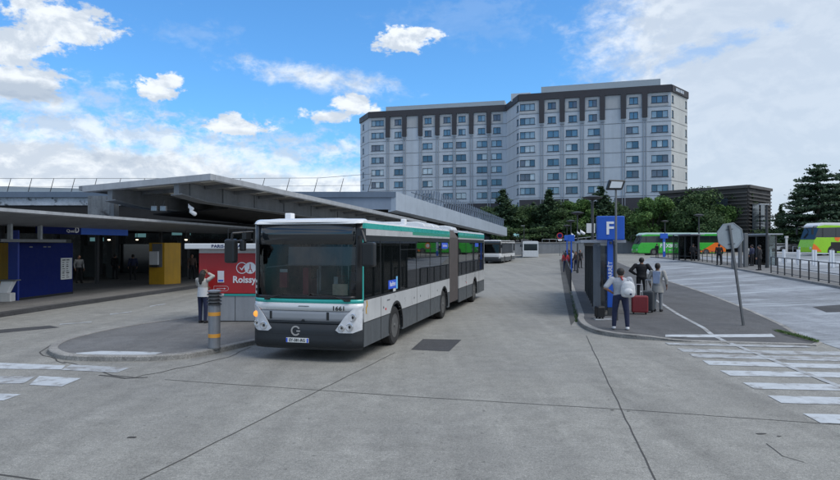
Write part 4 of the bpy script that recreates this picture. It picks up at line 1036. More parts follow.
# blue booth
def G15(px, py): return G(px, py, .15)
A = Vector((*G15(19.5, 300.3), .15)); B_ = Vector((*G15(73, 293.6), .15)); U_ = (B_ - A).normalized(); I_ = Vector((-U_.y, U_.x, 0)); Lb = (B_ - A).length
booth = empty('ticket_booth', tuple(A), math.atan2(U_.y, U_.x), 'large dark blue ticket booth with a white notice on its front', 'booth')
part('booth_wall', 'navy', booth, lambda b: b.bx(0, Lb, 0, .42, 0, 2.42), bevel=.01)
part('corner_post', 'navy_light', booth, lambda b: b.bx(-.10, -.003, .0, .42, 0, 2.95))
part('booth_top', 'black_trim', booth, lambda b: b.bx(.05, Lb - .05, .05, .4, 2.421, 2.6))
part('base_trim', 'black_trim', booth, lambda b: b.bx(.0, Lb + .005, -.01, .43, 0.001, .1))
u0 = Lb * (57 - 19.5) / (73 - 19.5) + .15
nb_ = part('notice', 'paper', booth, lambda b: b.bx(u0, Lb - .12, -.035, -.005, .72, 1.72))
for r_ in range(9): part('notice_lines', 'black_trim', nb_, lambda b: [b.bx(u0 + .08 + c_ * .3, u0 + .08 + c_ * .3 + random.uniform(.12, .24), -.04, -.034, 1.6 - r_ * .1, 1.63 - r_ * .1 + .02 * (r_ % 3 == 0)) for c_ in range(int((Lb - .2 - u0) / .3))])
for x_ in (.6, 1.5, 1.8): part('booth_mark', 'steel_grey', booth, lambda b: b.bx(x_, x_ + .2, -.008, -.003, 2.22, 2.27))
# leaning white ticket reader
p_ = Vector((*G15(5.5, 301.5), .15)); tk = empty('ticket_machine', tuple(p_), R(8), 'slanted white ticket reader standing left of the blue booth', 'ticket machine')
part('cabinet', 'kiosk_white', tk, lambda b: b.rings([[Vector((x_, y_, z_)) for x_, y_ in ((-.28 + s_, -.2), (.28 + s_, -.2), (.28 + s_, .25), (-.28 + s_, .25))] for z_, s_ in ((0, -.0), (.35, 0.0))]), bevel=.02)
part('reader_panel', 'sign_white', tk, lambda b: b.rings([[Vector((x_, y_, z_)) for x_, y_ in ((-.2 + s_, -.16), (.16 + s_ + w_, -.16), (.16 + s_ + w_, .16), (-.2 + s_, .16))] for z_, s_, w_ in ((.352, -.02, 0), (.85, .1, .12))]), bevel=.03)
part('machine_hood', 'steel_grey', tk, lambda b: b.bx(-.2, .5, -.22, .22, .852, .90), bevel=.01)
tk['label'] = 'slanted white ticket reader standing left of the blue booth'
# ochre panel far left, yellow kiosk
o = tag(part('ochre_partition', 'yellow_panel', None, lambda b: b.bx(-3.2, 0, 0, .15, 0, 2.42), loc=(pz(13, 28.8), 28.8, .15)), 'shaded ochre partition panel left of the blue booth', 'partition')
p_ = G15(164.5, 284.4); y0 = p_[1]
yk = empty('phone_kiosk', (p_[0], p_[1], .15), R(0), 'yellow information kiosk with a grey telephone panel under the canopy', 'kiosk')
part('kiosk_body', 'yellow_panel', yk, lambda b: b.rings([[Vector((x_, y_, z_)) for x_, y_ in ((-.93, .05), (0, 0), (.62, .9), (-.3, .98))] for z_ in (0, 2.45)]), bevel=.01)
pn = part('phone_panel', 'steel_grey', yk, lambda b: b.rings([[Vector((x_, y_, z_)) for x_, y_ in ((-.70, -.05), (-.12, -.09), (-.12, .0), (-.70, .03))] for z_ in (1.02, 2.4)]))
part('phone_box', 'pale_paintwork', yk, lambda b: b.bx(-.80, -.28, -.26, -.06, 1.15, 1.95), bevel=.03)
part('shelf', 'black_trim', yk, lambda b: b.bx(-.76, -.3, -.3, -.06, 1.02, 1.14))
for px, Y, lb in ((109, 40, 'small lit ceiling lamp in the hall nearest the blue sign band'), (137, 46, 'small lit ceiling lamp left of the yellow kiosk'), (186, 40, 'small lit ceiling lamp right of the yellow kiosk')):
    t = empty('ceiling_lamp', (pz(px, Y), Y, 2.5 + 5.2 * Y / 630), 0, lb, 'lamp', 'lamps in the covered hall')
    part('housing', 'steel_dark', t, lambda b: b.tube((0, 0, .1), (0, 0, 3.84 - t.location.z), .03, .03, 6).tube((0, 0, .0), (0, 0, .12), .12, .06, 12))
    part('bulb', mat('bulb_lit', (.8, .75, .6), .4, emit=(1, .85, .6, 2.5)), t, lambda b: b.ball((0, 0, -.03), (.09, .09, .05), 12, 6))
# hall clutter (columns, panels, machines) deep in shade
random.seed(3)
for i, (px, Y, w, hh, m) in enumerate(((92, 46, .9, 2.3, 'steel_dark'), (99, 50, .4, 3.6, 'steel_dark'), (111, 44, .4, 3.68, 'steel_dark'), (136, 52, 2.4, 2.4, 'coach_glass'), (122, 55, .4, 3.68, 'steel_dark'), (186, 46, .4, 3.68, 'steel_dark'), (84, 58, .4, 3.68, 'steel_dark'))):
    x = pz(px, Y); nm, lb, ct = (('wall_panel', 'grey upright panel in the dark hall', 'panel') if w > .6 else ('hall_column', 'square grey column in the dark bus hall', 'column'))
    o = part(nm, m, None, lambda b: b.bx(-w / 2, w / 2, -.25, .25, 0, hh), loc=(x, Y, .15), bevel=.02)
    tag(o, ['small grey information panel in the dark hall right of the blue booth', 'thin grey column just right of the small information panel in the hall', 'thicker column nearest the platform kerb right of the blue booth', 'wide glass panel between the blue booth and the yellow kiosk', 'farther column left of the wide glass panel in the hall', 'dark column just right of the yellow kiosk', 'farthest column, close behind the right edge of the blue booth'][i], ct, 'columns of the covered hall' if ct == 'column' else None)
# ================================================================== CITY BUS
HW = 1.275
def bow(x, z, off=0.0):
    """front surface: y of the bus front at lateral x and height z (front = small y)"""
    a = abs(x) / HW
    lean = 0.05 * max(0, z - 1.0)
    return -0.02 + 0.06 * a ** 2 + 0.20 * a ** 9 + lean * (1 - a ** 9) - off
def bow_poly(b, poly, off=0.0, n=3, sub=0.12, mirror_y=None):
    """polygon (x,z) laid on the bowed front, finely divided"""
    P = []
    for a, c in zip(poly, poly[1:] + poly[:1]):
        k = max(1, int(math.dist(a, c) / sub))
        for i in range(k): P.append((a[0] + (c[0] - a[0]) * i / k, a[1] + (c[1] - a[1]) * i / k))
    cx = sum(p[0] for p in P) / len(P); cz = sum(p[1] for p in P) / len(P)
    f = mirror_y or (lambda x, z, o: (x, bow(x, z, o), z))
    prev = None
    rim = [b.bm.verts.new(f(p[0], p[1], off - .03)) for p in P]
    rings_ = [rim]
    for k in range(n):
        s_ = 1 - k / n
        rings_.append([b.bm.verts.new(f(cx + (p[0] - cx) * s_, cz + (p[1] - cz) * s_, off)) for p in P])
    for r0, r1 in zip(rings_, rings_[1:]):
        for i in range(len(P)): b.face([r0[i], r0[(i + 1) % len(P)], r1[(i + 1) % len(P)], r1[i]])
    c = b.bm.verts.new(f(cx, cz, off)); r = rings_[-1]
    for i in range(len(P)): b.face([r[i], r[(i + 1) % len(P)], c])
def bow_rect(b, x0, x1, z0, z1, off=0.0, nx=22, nz_=3, f=None):
    f = f or (lambda x, z, o: (x, bow(x, z, o), z))
    xs_ = [x0 + (x1 - x0) * i / nx for i in range(nx + 1)]
    if x0 <= -HW + .02: xs_ = sorted(set(xs_ + [x0 + .01, x0 + .03, x0 + .06, x0 + .1]))
    if x1 >= HW - .02: xs_ = sorted(set(xs_ + [x1 - .01, x1 - .03, x1 - .06, x1 - .1]))
    xs_ = [q for q in xs_ if x0 <= q <= x1]
    vv = [[b.bm.verts.new(f(x, z0 + (z1 - z0) * j / nz_, off)) for j in range(nz_ + 1)] for x in xs_]
    for r, s_ in zip(vv, vv[1:]):
        for j in range(nz_): b.face([r[j], r[j + 1], s_[j + 1], s_[j]])
def side_band(b, sx, y0, y1, z0, z1, arches=(), off=0.0, Ra=.57, zc=.48):
    ys_ = [y0, y1]
    for a in arches:
        for i in range(25): ys_.append(a - Ra * math.cos(PI * i / 24))
        ys_ += [a - Ra - .002, a + Ra + .002]
    ys_ = sorted(q for q in ys_ if y0 <= q <= y1)
    def low(y):
        z = z0
        for a in arches:
            if abs(y - a) < Ra: z = max(z, zc + math.sqrt(max(0, Ra * Ra - (y - a) ** 2)))
        return min(z, z1)
    x = sx * (HW + off); xi = sx * (HW + off - .04)
    for a, c in zip(ys_, ys_[1:]):
        la_, lc_ = low(a + 1e-4), low(c - 1e-4)
        if la_ >= z1 - 1e-4 and lc_ >= z1 - 1e-4: continue
        b.rings([[Vector((x, a, la_)), Vector((x, c, lc_)), Vector((x, c, z1)), Vector((x, a, z1))], [Vector((xi, a, la_)), Vector((xi, c, lc_)), Vector((xi, c, z1)), Vector((xi, a, z1))]])
def wheel(parent, x, y, r=.48, w=.28, sx=1):
    t = MB(); prof = [(-w / 2, r * .62), (-w / 2, r * .92), (-w / 2 + .04, r), (w / 2 - .04, r), (w / 2, r * .92), (w / 2, r * .62)]
    n = 28
    t.rings([[Vector((sx * a, math.cos(2 * PI * i / n) * rr, math.sin(2 * PI * i / n) * rr)) for i in range(n)] for a, rr in prof], cap=False)
    o = t.build('wheel', 'rubber', parent, smooth=True, loc=(x, y, r))
    t = MB(); t.rings([[Vector((sx * a, math.cos(2 * PI * i / n) * rr, math.sin(2 * PI * i / n) * rr)) for i in range(n)] for a, rr in [(w / 2 - .005, r * .64), (w / 2 - .03, r * .58), (w / 2 - .10, r * .5), (w / 2 - .11, r * .32), (w / 2 - .02, r * .27), (w / 2 - .02, r * .12), (w / 2 + .01, r * .10)]])
    for i in range(10):
        a = 2 * PI * i / 10; t.tube((sx * (w / 2 - .11), math.cos(a) * r * .41, math.sin(a) * r * .41), (sx * (w / 2 - .07), math.cos(a) * r * .41, math.sin(a) * r * .41), .018, .014, 6)
    t.build('rim', 'rim', o, smooth=True)
    return o
def make_bus(root, L=17.5, joint=(9.3, 11.05), axles=(2.66, 8.38, 14.75), front=True, pal=None, detail=True, teal=True, number='1661'):
    pal = pal or {}; WH = pal.get('white', 'pale_paintwork'); SK = pal.get('skirt', 'grey_skirt')
    secs = [(0.25, joint[0]), (joint[1], L)] if joint else [(0.25, L)]
    P = lambda n, m, fn, **k: part(n, m, root, fn, **k)
    for si, (y0, y1) in enumerate(secs):
        ax = [a for a in axles if y0 < a < y1]
        for sx in (-1, 1):
            P('skirt', SK, lambda b: side_band(b, sx, y0, y1, .31, .83, ax))
            P('side_panel', WH, lambda b: side_band(b, sx, y0, y1, .834, 1.30, ax, .004))
            P('top_trim', WH, lambda b: b.bx(sx * (HW - .03), sx * (HW + .006), y0, y1, 2.70, 2.844))
            if teal:
                P('stripe', 'teal_paint', lambda b: b.bx(sx * (HW - .03), sx * (HW + .010), y0, y1, 2.845, 2.962))
                P('stripe', 'green_paint', lambda b: b.bx(sx * (HW - .03), sx * (HW + .009), y0 + (4 if si == 0 else 0), y1, 2.76, 2.843))
            # glass panes between black pillars
            yy = y0 + .02; edges = [y0 + .02]
            step = {0: [1.15, 1.65, 1.65, 1.65, 1.55], 1: [1.6, 1.6, 1.6, 1.5]}[min(si, 1)]
            k = 0
            while edges[-1] < y1 - 1.0:
                edges.append(min(y1 - .02, edges[-1] + step[k % len(step)])); k += 1
            edges[-1] = y1 - .02
            for a, c in zip(edges, edges[1:]):
                P('side_window', 'bus_glass', lambda b: b.bx(sx * (HW - .022), sx * (HW - .012), a + .018, c - .018, 1.305, 2.695))
                if detail and sx > 0 and 3 < a < 8: P('window_rail', 'black_trim', lambda b: b.bx(sx * (HW - .03), sx * (HW - .008), a + .02, c - .02, 2.36, 2.375))
            P('window_pillars', 'black_trim', lambda b: [b.bx(sx * (HW - .05), sx * (HW - .006), a - .018, a + .018, 1.301, 2.699) for a in edges] + [b.bx(sx * (HW - .05), sx * (HW - .006), edges[0], edges[-1], 2.58, 2.699)] + [b.bx(sx * (HW - .05), sx * (HW - .006), edges[0], edges[-1], 1.301, 1.34)])
            P('panel_gaps', 'black_matt', lambda b: [b.bx(sx * (HW + .001), sx * (HW + .0065), a - .008, a + .008, .33, 1.29) for a in edges[1:-1] if all(abs(a - q) > .62 for q in ax)] + [b.bx(sx * (HW + .001), sx * (HW + .0065), y0, y1, .825, .838)] * 0)
            # wheels
            for a in ax:
                wheel(root, sx * (HW - .17), a, sx=sx)
        for a in ax:
            P('wheel_housing', 'black_matt', lambda b: b.bx(-HW + .45, HW - .45, a - .6, a + .6, .35, 1.1))
            for sx in (-1, 1): P('arch_lining', 'black_matt', lambda b: b.bx(sx * (HW - .06), sx * (HW - .42), a - .6, a + .6, 1.101, 1.15))
        for a in (ax if detail else ()): P('arch_trim', 'black_trim', lambda b: [b.rings([[Vector((HW + o_, a - math.cos(t_) * rr, .48 + math.sin(t_) * rr)) for o_, rr in ((-.03, .57), (.014, .57), (.014, .62), (-.03, .62))] for t_ in [PI * i / 20 * 1.12 - .19 for i in range(21)]])])
        # roof
        pr = [(-HW - .004, 2.96), (-HW + .01, 3.0), (-HW + .10, 3.04), (-.7, 3.07), (.7, 3.07), (HW - .10, 3.04), (HW - .01, 3.0), (HW + .004, 2.96)]
        def roof(b):
            R_ = []
            ends = ((y0, .0, 1.0),) if si else ((y0 - .17, -.12, .93), (y0 - .10, -.03, .98), (y0, 0, 1))
            for y_, dz_, s_ in ends: R_.append([Vector((x_ * s_, y_, max(2.955, z_ + dz_))) for x_, z_ in pr] + [Vector((HW * .96 * s_, y_, 2.94)), Vector((-HW * .96 * s_, y_, 2.94))])
            R_.append([Vector((x_, y1, z_)) for x_, z_ in pr] + [Vector((HW * .96, y1, 2.94)), Vector((-HW * .96, y1, 2.94))])
            b.rings(R_)
        P('roof', 'white_paintwork', roof)
        P('floor', 'interior', lambda b: b.bx(-HW + .06, HW - .06, y0 + .1, y1 - .05, .33, .42))
        P('ceiling', 'interior', lambda b: b.bx(-HW + .06, HW - .06, y0 + .1, y1 - .05, 2.60, 2.66))
        P('inner_wall', 'interior', lambda b: [b.bx(sx * (HW - .06), sx * (HW - .045), y0 + .1, y1 - .05, .45 if not ax else 1.0, 1.3) for sx in (-1, 1)])
        if detail:
            yy = y0 + 1.9 if si == 0 else y0 + .6; n = 0
            while yy < y1 - .6:
                for x_ in (-.95, -.55, .55, .95):
                    if abs(yy - 5.5) < .8 and x_ < 0: continue
                    st = P('seat', 'seat_blue' if n % 2 else 'seat_red', lambda b: b.bx(x_ - .19, x_ + .19, yy, yy + .42, .86, .93).bx(x_ - .19, x_ + .19, yy + .42, yy + .48, .86, 1.62), bevel=.02)
                yy += .92; n += 1
            P('grab_poles', 'pole_steel', lambda b: [b.tube((x_, q_, .42), (x_, q_, 2.6), .018, .018, 6) for x_ in (-.36, .36) for q_ in [y0 + 1.5 + 1.4 * i for i in range(int((y1 - y0 - 1.7) / 1.4) + 1)]] + [b.tube((x_, y0 + .9, 2.2), (x_, y1 - .3, 2.2), .016, .016, 6) for x_ in (-.45, .45)])
    if joint:
        def bel(b):
            n = 22; R_ = []
            for i in range(n + 1):
                y_ = joint[0] + (joint[1] - joint[0]) * i / n; o_ = -.03 - (.05 if i % 2 else 0)
                R_.append([Vector((x_, y_, z_)) for x_, z_ in ((-HW - o_ * -1, .42), (-HW + -o_, 2.75), (-HW + .22, 3.06 + o_), (HW - .22, 3.06 + o_), (HW + o_, 2.75), (HW + o_, .42))])
            b.rings(R_)
        P('bellows', 'bellows', bel)
    # rear end
    P('rear_panel', WH, lambda b: b.bx(-HW + .001, HW - .001, L, L + .05, .45, 1.5), bevel=.02); P('rear_window', 'coach_glass', lambda b: b.bx(-1.1, 1.1, L + .002, L + .045, 1.502, 2.6)); P('rear_top', WH, lambda b: b.bx(-HW + .001, HW - .001, L, L + .05, 2.602, 2.95))
    P('rear_frame', WH, lambda b: [b.bx(s_ * 1.102, s_ * (HW - .001), L, L + .05, 1.502, 2.6) for s_ in (-1, 1)])
    # ---------------- front
    f0 = MB(); bow_rect(f0, -HW, HW, .31, .80, .03, 26); bow_rect(f0, -HW, HW, .80, .862, -.0, 26, 1)
    f0.build('front_bumper', 'bumper', root, smooth=True, solid=.04)
    P('bumper_lip', 'black_trim', lambda b: bow_rect(b, -HW + .02, HW - .02, .26, .31, -.02, 24, 1), solid=.03)
    P('front_panel', 'front_grey' if detail else WH, lambda b: bow_rect(b, -HW, HW, .865, 1.085, .005, 26), smooth=True, solid=.03)
    P('front_panel_top', 'white_paintwork' if detail else WH, lambda b: bow_rect(b, -HW, HW, 1.086, 1.245, .012, 26, 1), smooth=True, solid=.03)
    P('front_stripe', 'teal_paint' if teal else WH, lambda b: bow_rect(b, -HW, HW, 1.246, 1.33, .006, 26, 1), smooth=True, solid=.03)
    P('windscreen', 'windscreen', lambda b: bow_rect(b, -HW + .10, HW - .10, 1.36, 2.50, -.02, 26, 4), smooth=True)
    P('windscreen_frame', 'black_trim', lambda b: [bow_rect(b, s0, s1, 1.331, 2.975, .0, 6, 4) for s0, s1 in ((-HW + .02, -HW + .13), (HW - .14, HW - .020))] + [bow_rect(b, -HW + .131, HW - .141, 1.331, 1.40, .0, 20, 1)], smooth=True, solid=.03)
    P('destination_display', 'coach_glass', lambda b: bow_rect(b, -HW + .131, HW - .141, 2.50, 2.975, -.004, 24, 2), smooth=True, solid=.03)
    P('corner_pillar', 'teal_paint' if teal else WH, lambda b: bow_rect(b, HW - .0195, HW, 1.331, 2.975, .004, 3, 3), solid=.03); P('corner_pillar', WH, lambda b: bow_rect(b, -HW, -HW + .019, 1.331, 2.975, .004, 3, 3), solid=.03)
    P('roof_brow', 'white_paintwork', lambda b: b.rings([[Vector((x_ * HW * k_, bow(x_ * HW * k_, 2.95) + d_, z_)) for x_ in [-1 + 2 * i / 24 for i in range(25)]] + [Vector((x_ * HW * k_, .5, z_)) for x_ in (1, -1)] for z_, d_, k_ in ((2.976, -.02, 1.0), (3.01, 0.0, .995), (3.04, .06, .98), (3.055, .13, .96))]), smooth=False)
    if not detail:
        for s_ in (-1, 1): P('headlight', 'lamp_glass', lambda b: bow_poly(b, [(s_ * 1.2, 1.02), (s_ * 1.2, .72), (s_ * .9, .72)], .04))
        P('dashboard', 'black_matt', lambda b: b.bx(-1.1, 1.1, .2, .7, .9, 1.38)); P('bulkhead', 'black_matt', lambda b: b.bx(-1.1, 1.1, 1.5, 1.55, .45, 2.5))
        for s_ in (-1, 1): P('mirror', 'black_trim', lambda b: b.bx(s_ * 1.32, s_ * 1.50, -.25, -.12, 2.05, 2.5), bevel=.03)
        return
    mat('headlight_shell', (0.60, 0.62, 0.66), 0.15, 0.1, var=.12, scale=9, coat=.9)
    # teardrop headlight units with three lamps each
    for s_ in (1, -1):
        hp = [(1.262, 1.22), (1.262, .72), (1.10, .66), (.82, .665), (.74, .72), (.95, 1.02), (1.12, 1.18)]
        hl = P('headlight', 'headlight_shell', lambda b: bow_poly(b, [(s_ * x_, z_ - .03) for x_, z_ in hp], .045, 4, .06), smooth=True)
        for x_, z_, r_ in ((1.10, .96, .085), (1.04, .76, .085), (.88, .74, .07)) if s_ > 0 else ((1.13, .78, .07), (.93, .745, .085)):
            y_ = bow(s_ * x_, z_, .05)
            part('lamp', 'chrome', hl, lambda b: b.rings([[Vector((s_ * x_ + math.cos(2 * PI * i / 18) * q, y_ - d_, z_ + math.sin(2 * PI * i / 18) * q)) for i in range(18)] for q, d_ in ((r_, -.03), (r_, .015), (r_ * .85, .02), (r_ * .8, .0))]), smooth=True)
            part('lens', 'black_trim', hl, lambda b: b.ball((s_ * x_, y_ + .02, z_), (r_ * .5, .03, r_ * .5), 12, 8), smooth=True)
        if s_ < 0:
            y_ = bow(-1.17, .99, .05); part('indicator', 'amber_lit', hl, lambda b: b.ball((-1.16, y_, .98), (.075, .04, .07), 14, 8), smooth=True)
    # black slots, grille mark, emblem ring, plate, number
    P('slot', 'black_trim', lambda b: bow_poly(b, [(-.80, .89), (-.745, .89), (-.745, 1.06), (-.80, 1.06)], .012)); P('slot', 'black_trim', lambda b: bow_poly(b, [(.53, .89), (.585, .89), (.585, 1.06), (.53, 1.06)], .012))
    P('front_latch', 'black_trim', lambda b: bow_poly(b, [(-.05, .86), (.05, .86), (.02, .90), (-.02, .90)], .012))
    P('maker_mark', 'grey_skirt', lambda b: bow_poly(b, [(-.12, 1.175), (.14, 1.175), (.12, 1.19), (-.10, 1.19)], .02))
    def emblem(b):
        n = 26
        for a0, a1, r0, r1 in ((.16, 1.80, .075, .108),):
            A = [a0 * PI + (a1 - a0) * PI * i / n for i in range(n + 1)]
            b.rings([[Vector((math.cos(a) * rr, bow(0, .64, .03 + d_), .655 + math.sin(a) * rr)) for rr, d_ in ((r0, .0), (r1, .0), (r1, .015), (r0, .015))] for a in A])
        b.bx(0.02, .105, bow(0, .64, .045), bow(0, .64, .03), .635, .665)
    P('emblem', 'chrome', emblem).location.x = -.16
    pl_ = P('number_plate', 'plate', lambda b: b.bx(-.26, .26, bow(0, .43, .05), bow(0, .43, .03), .385, .485), bevel=.004)
    part('plate_band', 'sticker_blue', pl_, lambda b: [b.bx(s_ * .222, s_ * .256, bow(0, .43, .053), bow(0, .43, .0505), .39, .48) for s_ in (-1, 1)])
    pl_.location = (-.12, 0, .02)
    text_mesh('lettering', 'EY-581-RG', .088, 'black_matt', pl_, (0, bow(0, .43, .054), .435), (R(90), 0, 0), .001, bold=.002, sx=.92)
    t = text_mesh('fleet_number', number, .135, 'black_matt', root, (.80, bow(.80, 1.14, .024), 1.142), (R(90), 0, R(3)), .001, bold=.003, sx=1.1)
    P('tow_cover', 'black_trim', lambda b: bow_poly(b, [(1.02 + .07 * math.cos(a), .44 + .055 * math.sin(a)) for a in [2 * PI * i / 12 for i in range(12)]], .034))
    mat('card', (.30, .27, .20), .8, var=.2, scale=12)
    # wipers
    P('wiper', 'black_matt', lambda b: b.path([(-.90, bow(-.9, 1.38, .05), 1.32), (-.45, bow(-.4, 1.42, .05), 1.43), (.15, bow(.1, 1.4, .05), 1.42)], .014, 6).box((-.86, bow(-.86, 1.36, .03), 1.33), (.12, .05, .05)))
    P('wiper', 'black_matt', lambda b: b.path([(1.0, bow(1.0, 1.34, .05), 1.30), (.7, bow(.7, 1.4, .05), 1.40), (.2, bow(.2, 1.43, .05), 1.44)], .014, 6).box((.98, bow(.98, 1.33, .03), 1.32), (.14, .05, .05)))
    # cab: dashboard, steering wheel, driver seat, blind, notices, door glazing bars
    P('dashboard', 'black_matt', lambda b: b.bx(-1.15, 1.15, .30, .75, .9, 1.34).bx(.1, 1.05, .55, .9, 1.2, 1.48), bevel=.04)
    P('crease_line', 'black_matt', lambda b: bow_rect(b, -HW + .02, HW - .02, 1.0835, 1.0865, .013, 24, 1)); P('bumper_seam', 'black_matt', lambda b: bow_rect(b, -HW + .02, HW - .02, .575, .583, .0315, 24, 1))
    P('steering_wheel', 'black_trim', lambda b: b.path([(.62 + .23 * math.cos(a), .98 + .12 * math.sin(a), 1.50 + .17 * math.sin(a)) for a in [2 * PI * i / 20 for i in range(21)]], .018, 6))
    P('driver_seat', 'seat_blue', lambda b: b.bx(.40, .86, 1.25, 1.75, .92, 1.06).bx(.40, .86, 1.72, 1.84, 1.0, 1.85).bx(.50, .76, 1.73, 1.82, 1.86, 2.1), bevel=.04)
    P('sun_blind', 'grey_skirt', lambda b: bow_rect(b, -.42, HW - .17, 2.06, 2.45, -.075, 16, 2), solid=.008)
    P('blind_rod', 'steel_grey', lambda b: b.path([(-.95, bow(-.9, 2.0, -.08), 2.0), (-.42, bow(-.4, 2.03, -.08), 2.05), (1.0, bow(1.0, 2.0, -.08), 2.05)], .012, 6))
    P('notice', 'card', lambda b: b.bx(.62, .96, .10, .115, 1.42, 1.66))
    P('cab_screen', 'steel_grey', lambda b: b.bx(-.02, .0, .75, 1.9, 1.0, 1.95).bx(-.01, .05, .8, .84, .42, 2.6))
    P('ticket_reader', 'seat_red', lambda b: b.bx(-.62, -.48, 1.3, 1.45, .5, 1.95).bx(-1.05, -.86, .95, 1.05, 1.5, 1.85))
    P('pale_cards', 'paper', lambda b: b.bx(-.62, -.45, 1.2, 1.21, 2.0, 2.12).bx(-1.03, -.84, .93, .94, 1.86, 1.93).bx(.2, .3, 1.2, 1.22, 1.55, 1.75))
    for z_ in (1.42, 1.54, 1.66): P('side_sticker', 'paper', lambda b: bow_rect(b, -HW + .03, -HW + .09, z_, z_ + .06, .004, 2, 1))
    # mirrors: big rectangular one on the driver's side, hanging one on a long arm on the door side
    m1 = P('mirror', 'black_trim', lambda b: b.rings([[Vector((x_, y_, z_)) for x_, y_ in ((HW + .06, -.12), (HW + .36, -.20), (HW + .38, -.02), (HW + .10, .06))] for z_ in (2.04, 2.55)]), bevel=.045)
    part('mirror_arm', 'black_trim', m1, lambda b: b.path([(HW - .06, .12, 2.78), (HW + .06, -.06, 2.80), (HW + .15, -.10, 2.55)], .032, 8).box((HW + .03, -.0, 2.76), (.15, .16, .16)))
    part('mirror_glass', 'lamp_glass', m1, lambda b: b.poly([(HW + .12, .058, 2.1), (HW + .36, -.01, 2.1), (HW + .36, -.01, 2.5), (HW + .12, .058, 2.5)]))
    m2 = P('mirror', 'black_trim', lambda b: b.rings([[Vector((x_, y_, z_)) for x_, y_ in ((-HW - .40, -.42), (-HW - .12, -.46), (-HW - .14, -.24), (-HW - .36, -.22))] for z_ in (2.10, 2.62)]), bevel=.05)
    part('mirror_arm', 'black_trim', m2, lambda b: b.path([(-HW + .06, .0, 2.78), (-HW - .06, -.22, 2.76), (-HW - .22, -.36, 2.74), (-HW - .25, -.36, 2.55)], .026, 8).path([(-HW + .05, .0, 2.6), (-HW - .05, -.20, 2.60), (-HW - .20, -.30, 2.56)], .022, 8).path([(-HW - .02, -.1, 2.84), (-HW - .42, -.2, 2.84), (-HW - .42, -.2, 2.6)], .012, 6).box((-HW - .0, -.15, 2.68), (.10, .22, .14)))
    m3 = P('mirror', 'black_trim', lambda b: b.rings([[Vector((x_, y_, z_)) for x_, y_ in ((-HW - .10, -.30), (-HW + .02, -.30), (-HW + .02, -.18), (-HW - .10, -.18))] for z_ in (2.36, 2.60)]), bevel=.03)
    # side: stickers, flaps, lights, camera box, air units
    y_s = 2.15
    st = P('side_sticker', 'sticker_blue', lambda b: b.bx(HW + .0, HW + .004, 2.05, 2.80, 1.42, 1.63)); st['label'] = 'blue sticker with white lettering and a sky blue end'
    for o in (st,): o.location.x = -.012
    text_mesh('lettering', 'BusParis', .155, 'sign_white', st, (HW + .006, 2.40, 1.53), (R(90), 0, R(90)), .001, bold=.002, sx=.92)
    part('sticker_end', 'sticker_sky', st, lambda b: b.bx(HW + .001, HW + .007, 2.70, 2.82, 1.39, 1.70)); part('sticker_tag', 'paper', st, lambda b: b.bx(HW + .0, HW + .005, 2.45, 2.66, 1.34, 1.41))
    P('yellow_mark', 'yellow_panel', lambda b: b.rings([[Vector((HW + o_, y_, z_)) for y_, z_ in ((.36, 1.02), (.42, 1.00), (.40, 1.13), (.48, 1.17), (.44, 1.30), (.38, 1.28), (.42, 1.2), (.35, 1.14))] for o_ in (.0045, .008)]))
    P('flap', 'grey_skirt', lambda b: [b.bx(HW + .001, HW + .009, a, a + .22, 1.16, 1.185) for a in (1.9,)] + [b.bx(HW + .001, HW + .009, a, a + .05, 1.0, 1.05) for a in (1.6, 4.4, 5.1, 7.3, 12.4)])
    P('side_marker', 'no_entry_red', lambda b: [b.bx(HW + .001, HW + .010, a, a + .07, .95, 1.0) for a in (1.75, 12.6)])
    P('side_display', 'sticker_blue', lambda b: b.bx(HW - .010, HW - .004, 8.05, 9.0, 2.36, 2.56).bx(HW - .010, HW - .004, 14.9, 15.8, 2.40, 2.56))
    text_mesh('lettering', 'Île-de-France', .13, 'sign_white', root, (HW - .002, 8.52, 2.46), (R(90), 0, R(90)), .001)
    P('roof_camera', 'sign_white', lambda b: b.bx(-.82, -.66, .75, .95, 3.05, 3.22), bevel=.02); P('roof_camera', 'sign_white', lambda b: b.bx(.98, 1.1, 4.1, 4.3, 3.04, 3.2), bevel=.02)
    for a, c in ((6.9, 7.9), (8.15, 9.1), (11.3, 12.3)): P('roof_unit', 'white_paintwork', lambda b: b.rings([[Vector((x_, y_, z_)) for x_, z_ in ((-.75, 3.06), (-.7, 3.17), (-.5, 3.23), (.7, 3.23), (.92, 3.17), (.98, 3.06))] for y_ in (a, a + .1, c - .1, c)]), bevel=.03)

bus = empty('articulated_bus', (-2.492, 13.515, 0), R(-14.3), 'pale grey and teal articulated city bus parked beside the red ticket kiosk', 'bus')
make_bus(bus)
# far buses
b1 = empty('city_bus', (pz(490.5, 82) + .1, 82, 0), R(-17), 'white city bus with a black front parked beyond the tail of the articulated bus', 'bus', 'city buses waiting far off')
make_bus(b1, 12.0, None, (2.7, 8.6), detail=False, teal=False, pal={'white': 'white_paintwork', 'skirt': 'grey_skirt'})
b2 = empty('city_bus', (pz(530, 104), 104, 0), R(180 - 8), 'farthest white bus, seen from behind with its wide dark rear window', 'bus', 'city buses waiting far off')
make_bus(b2, 12.0, None, (2.7, 8.6), detail=False, teal=False, pal={'white': 'white_paintwork', 'skirt': 'white_paintwork'})
b2.location = (pz(530.5, 104) + 1.7, 104 + 12.0, 0)

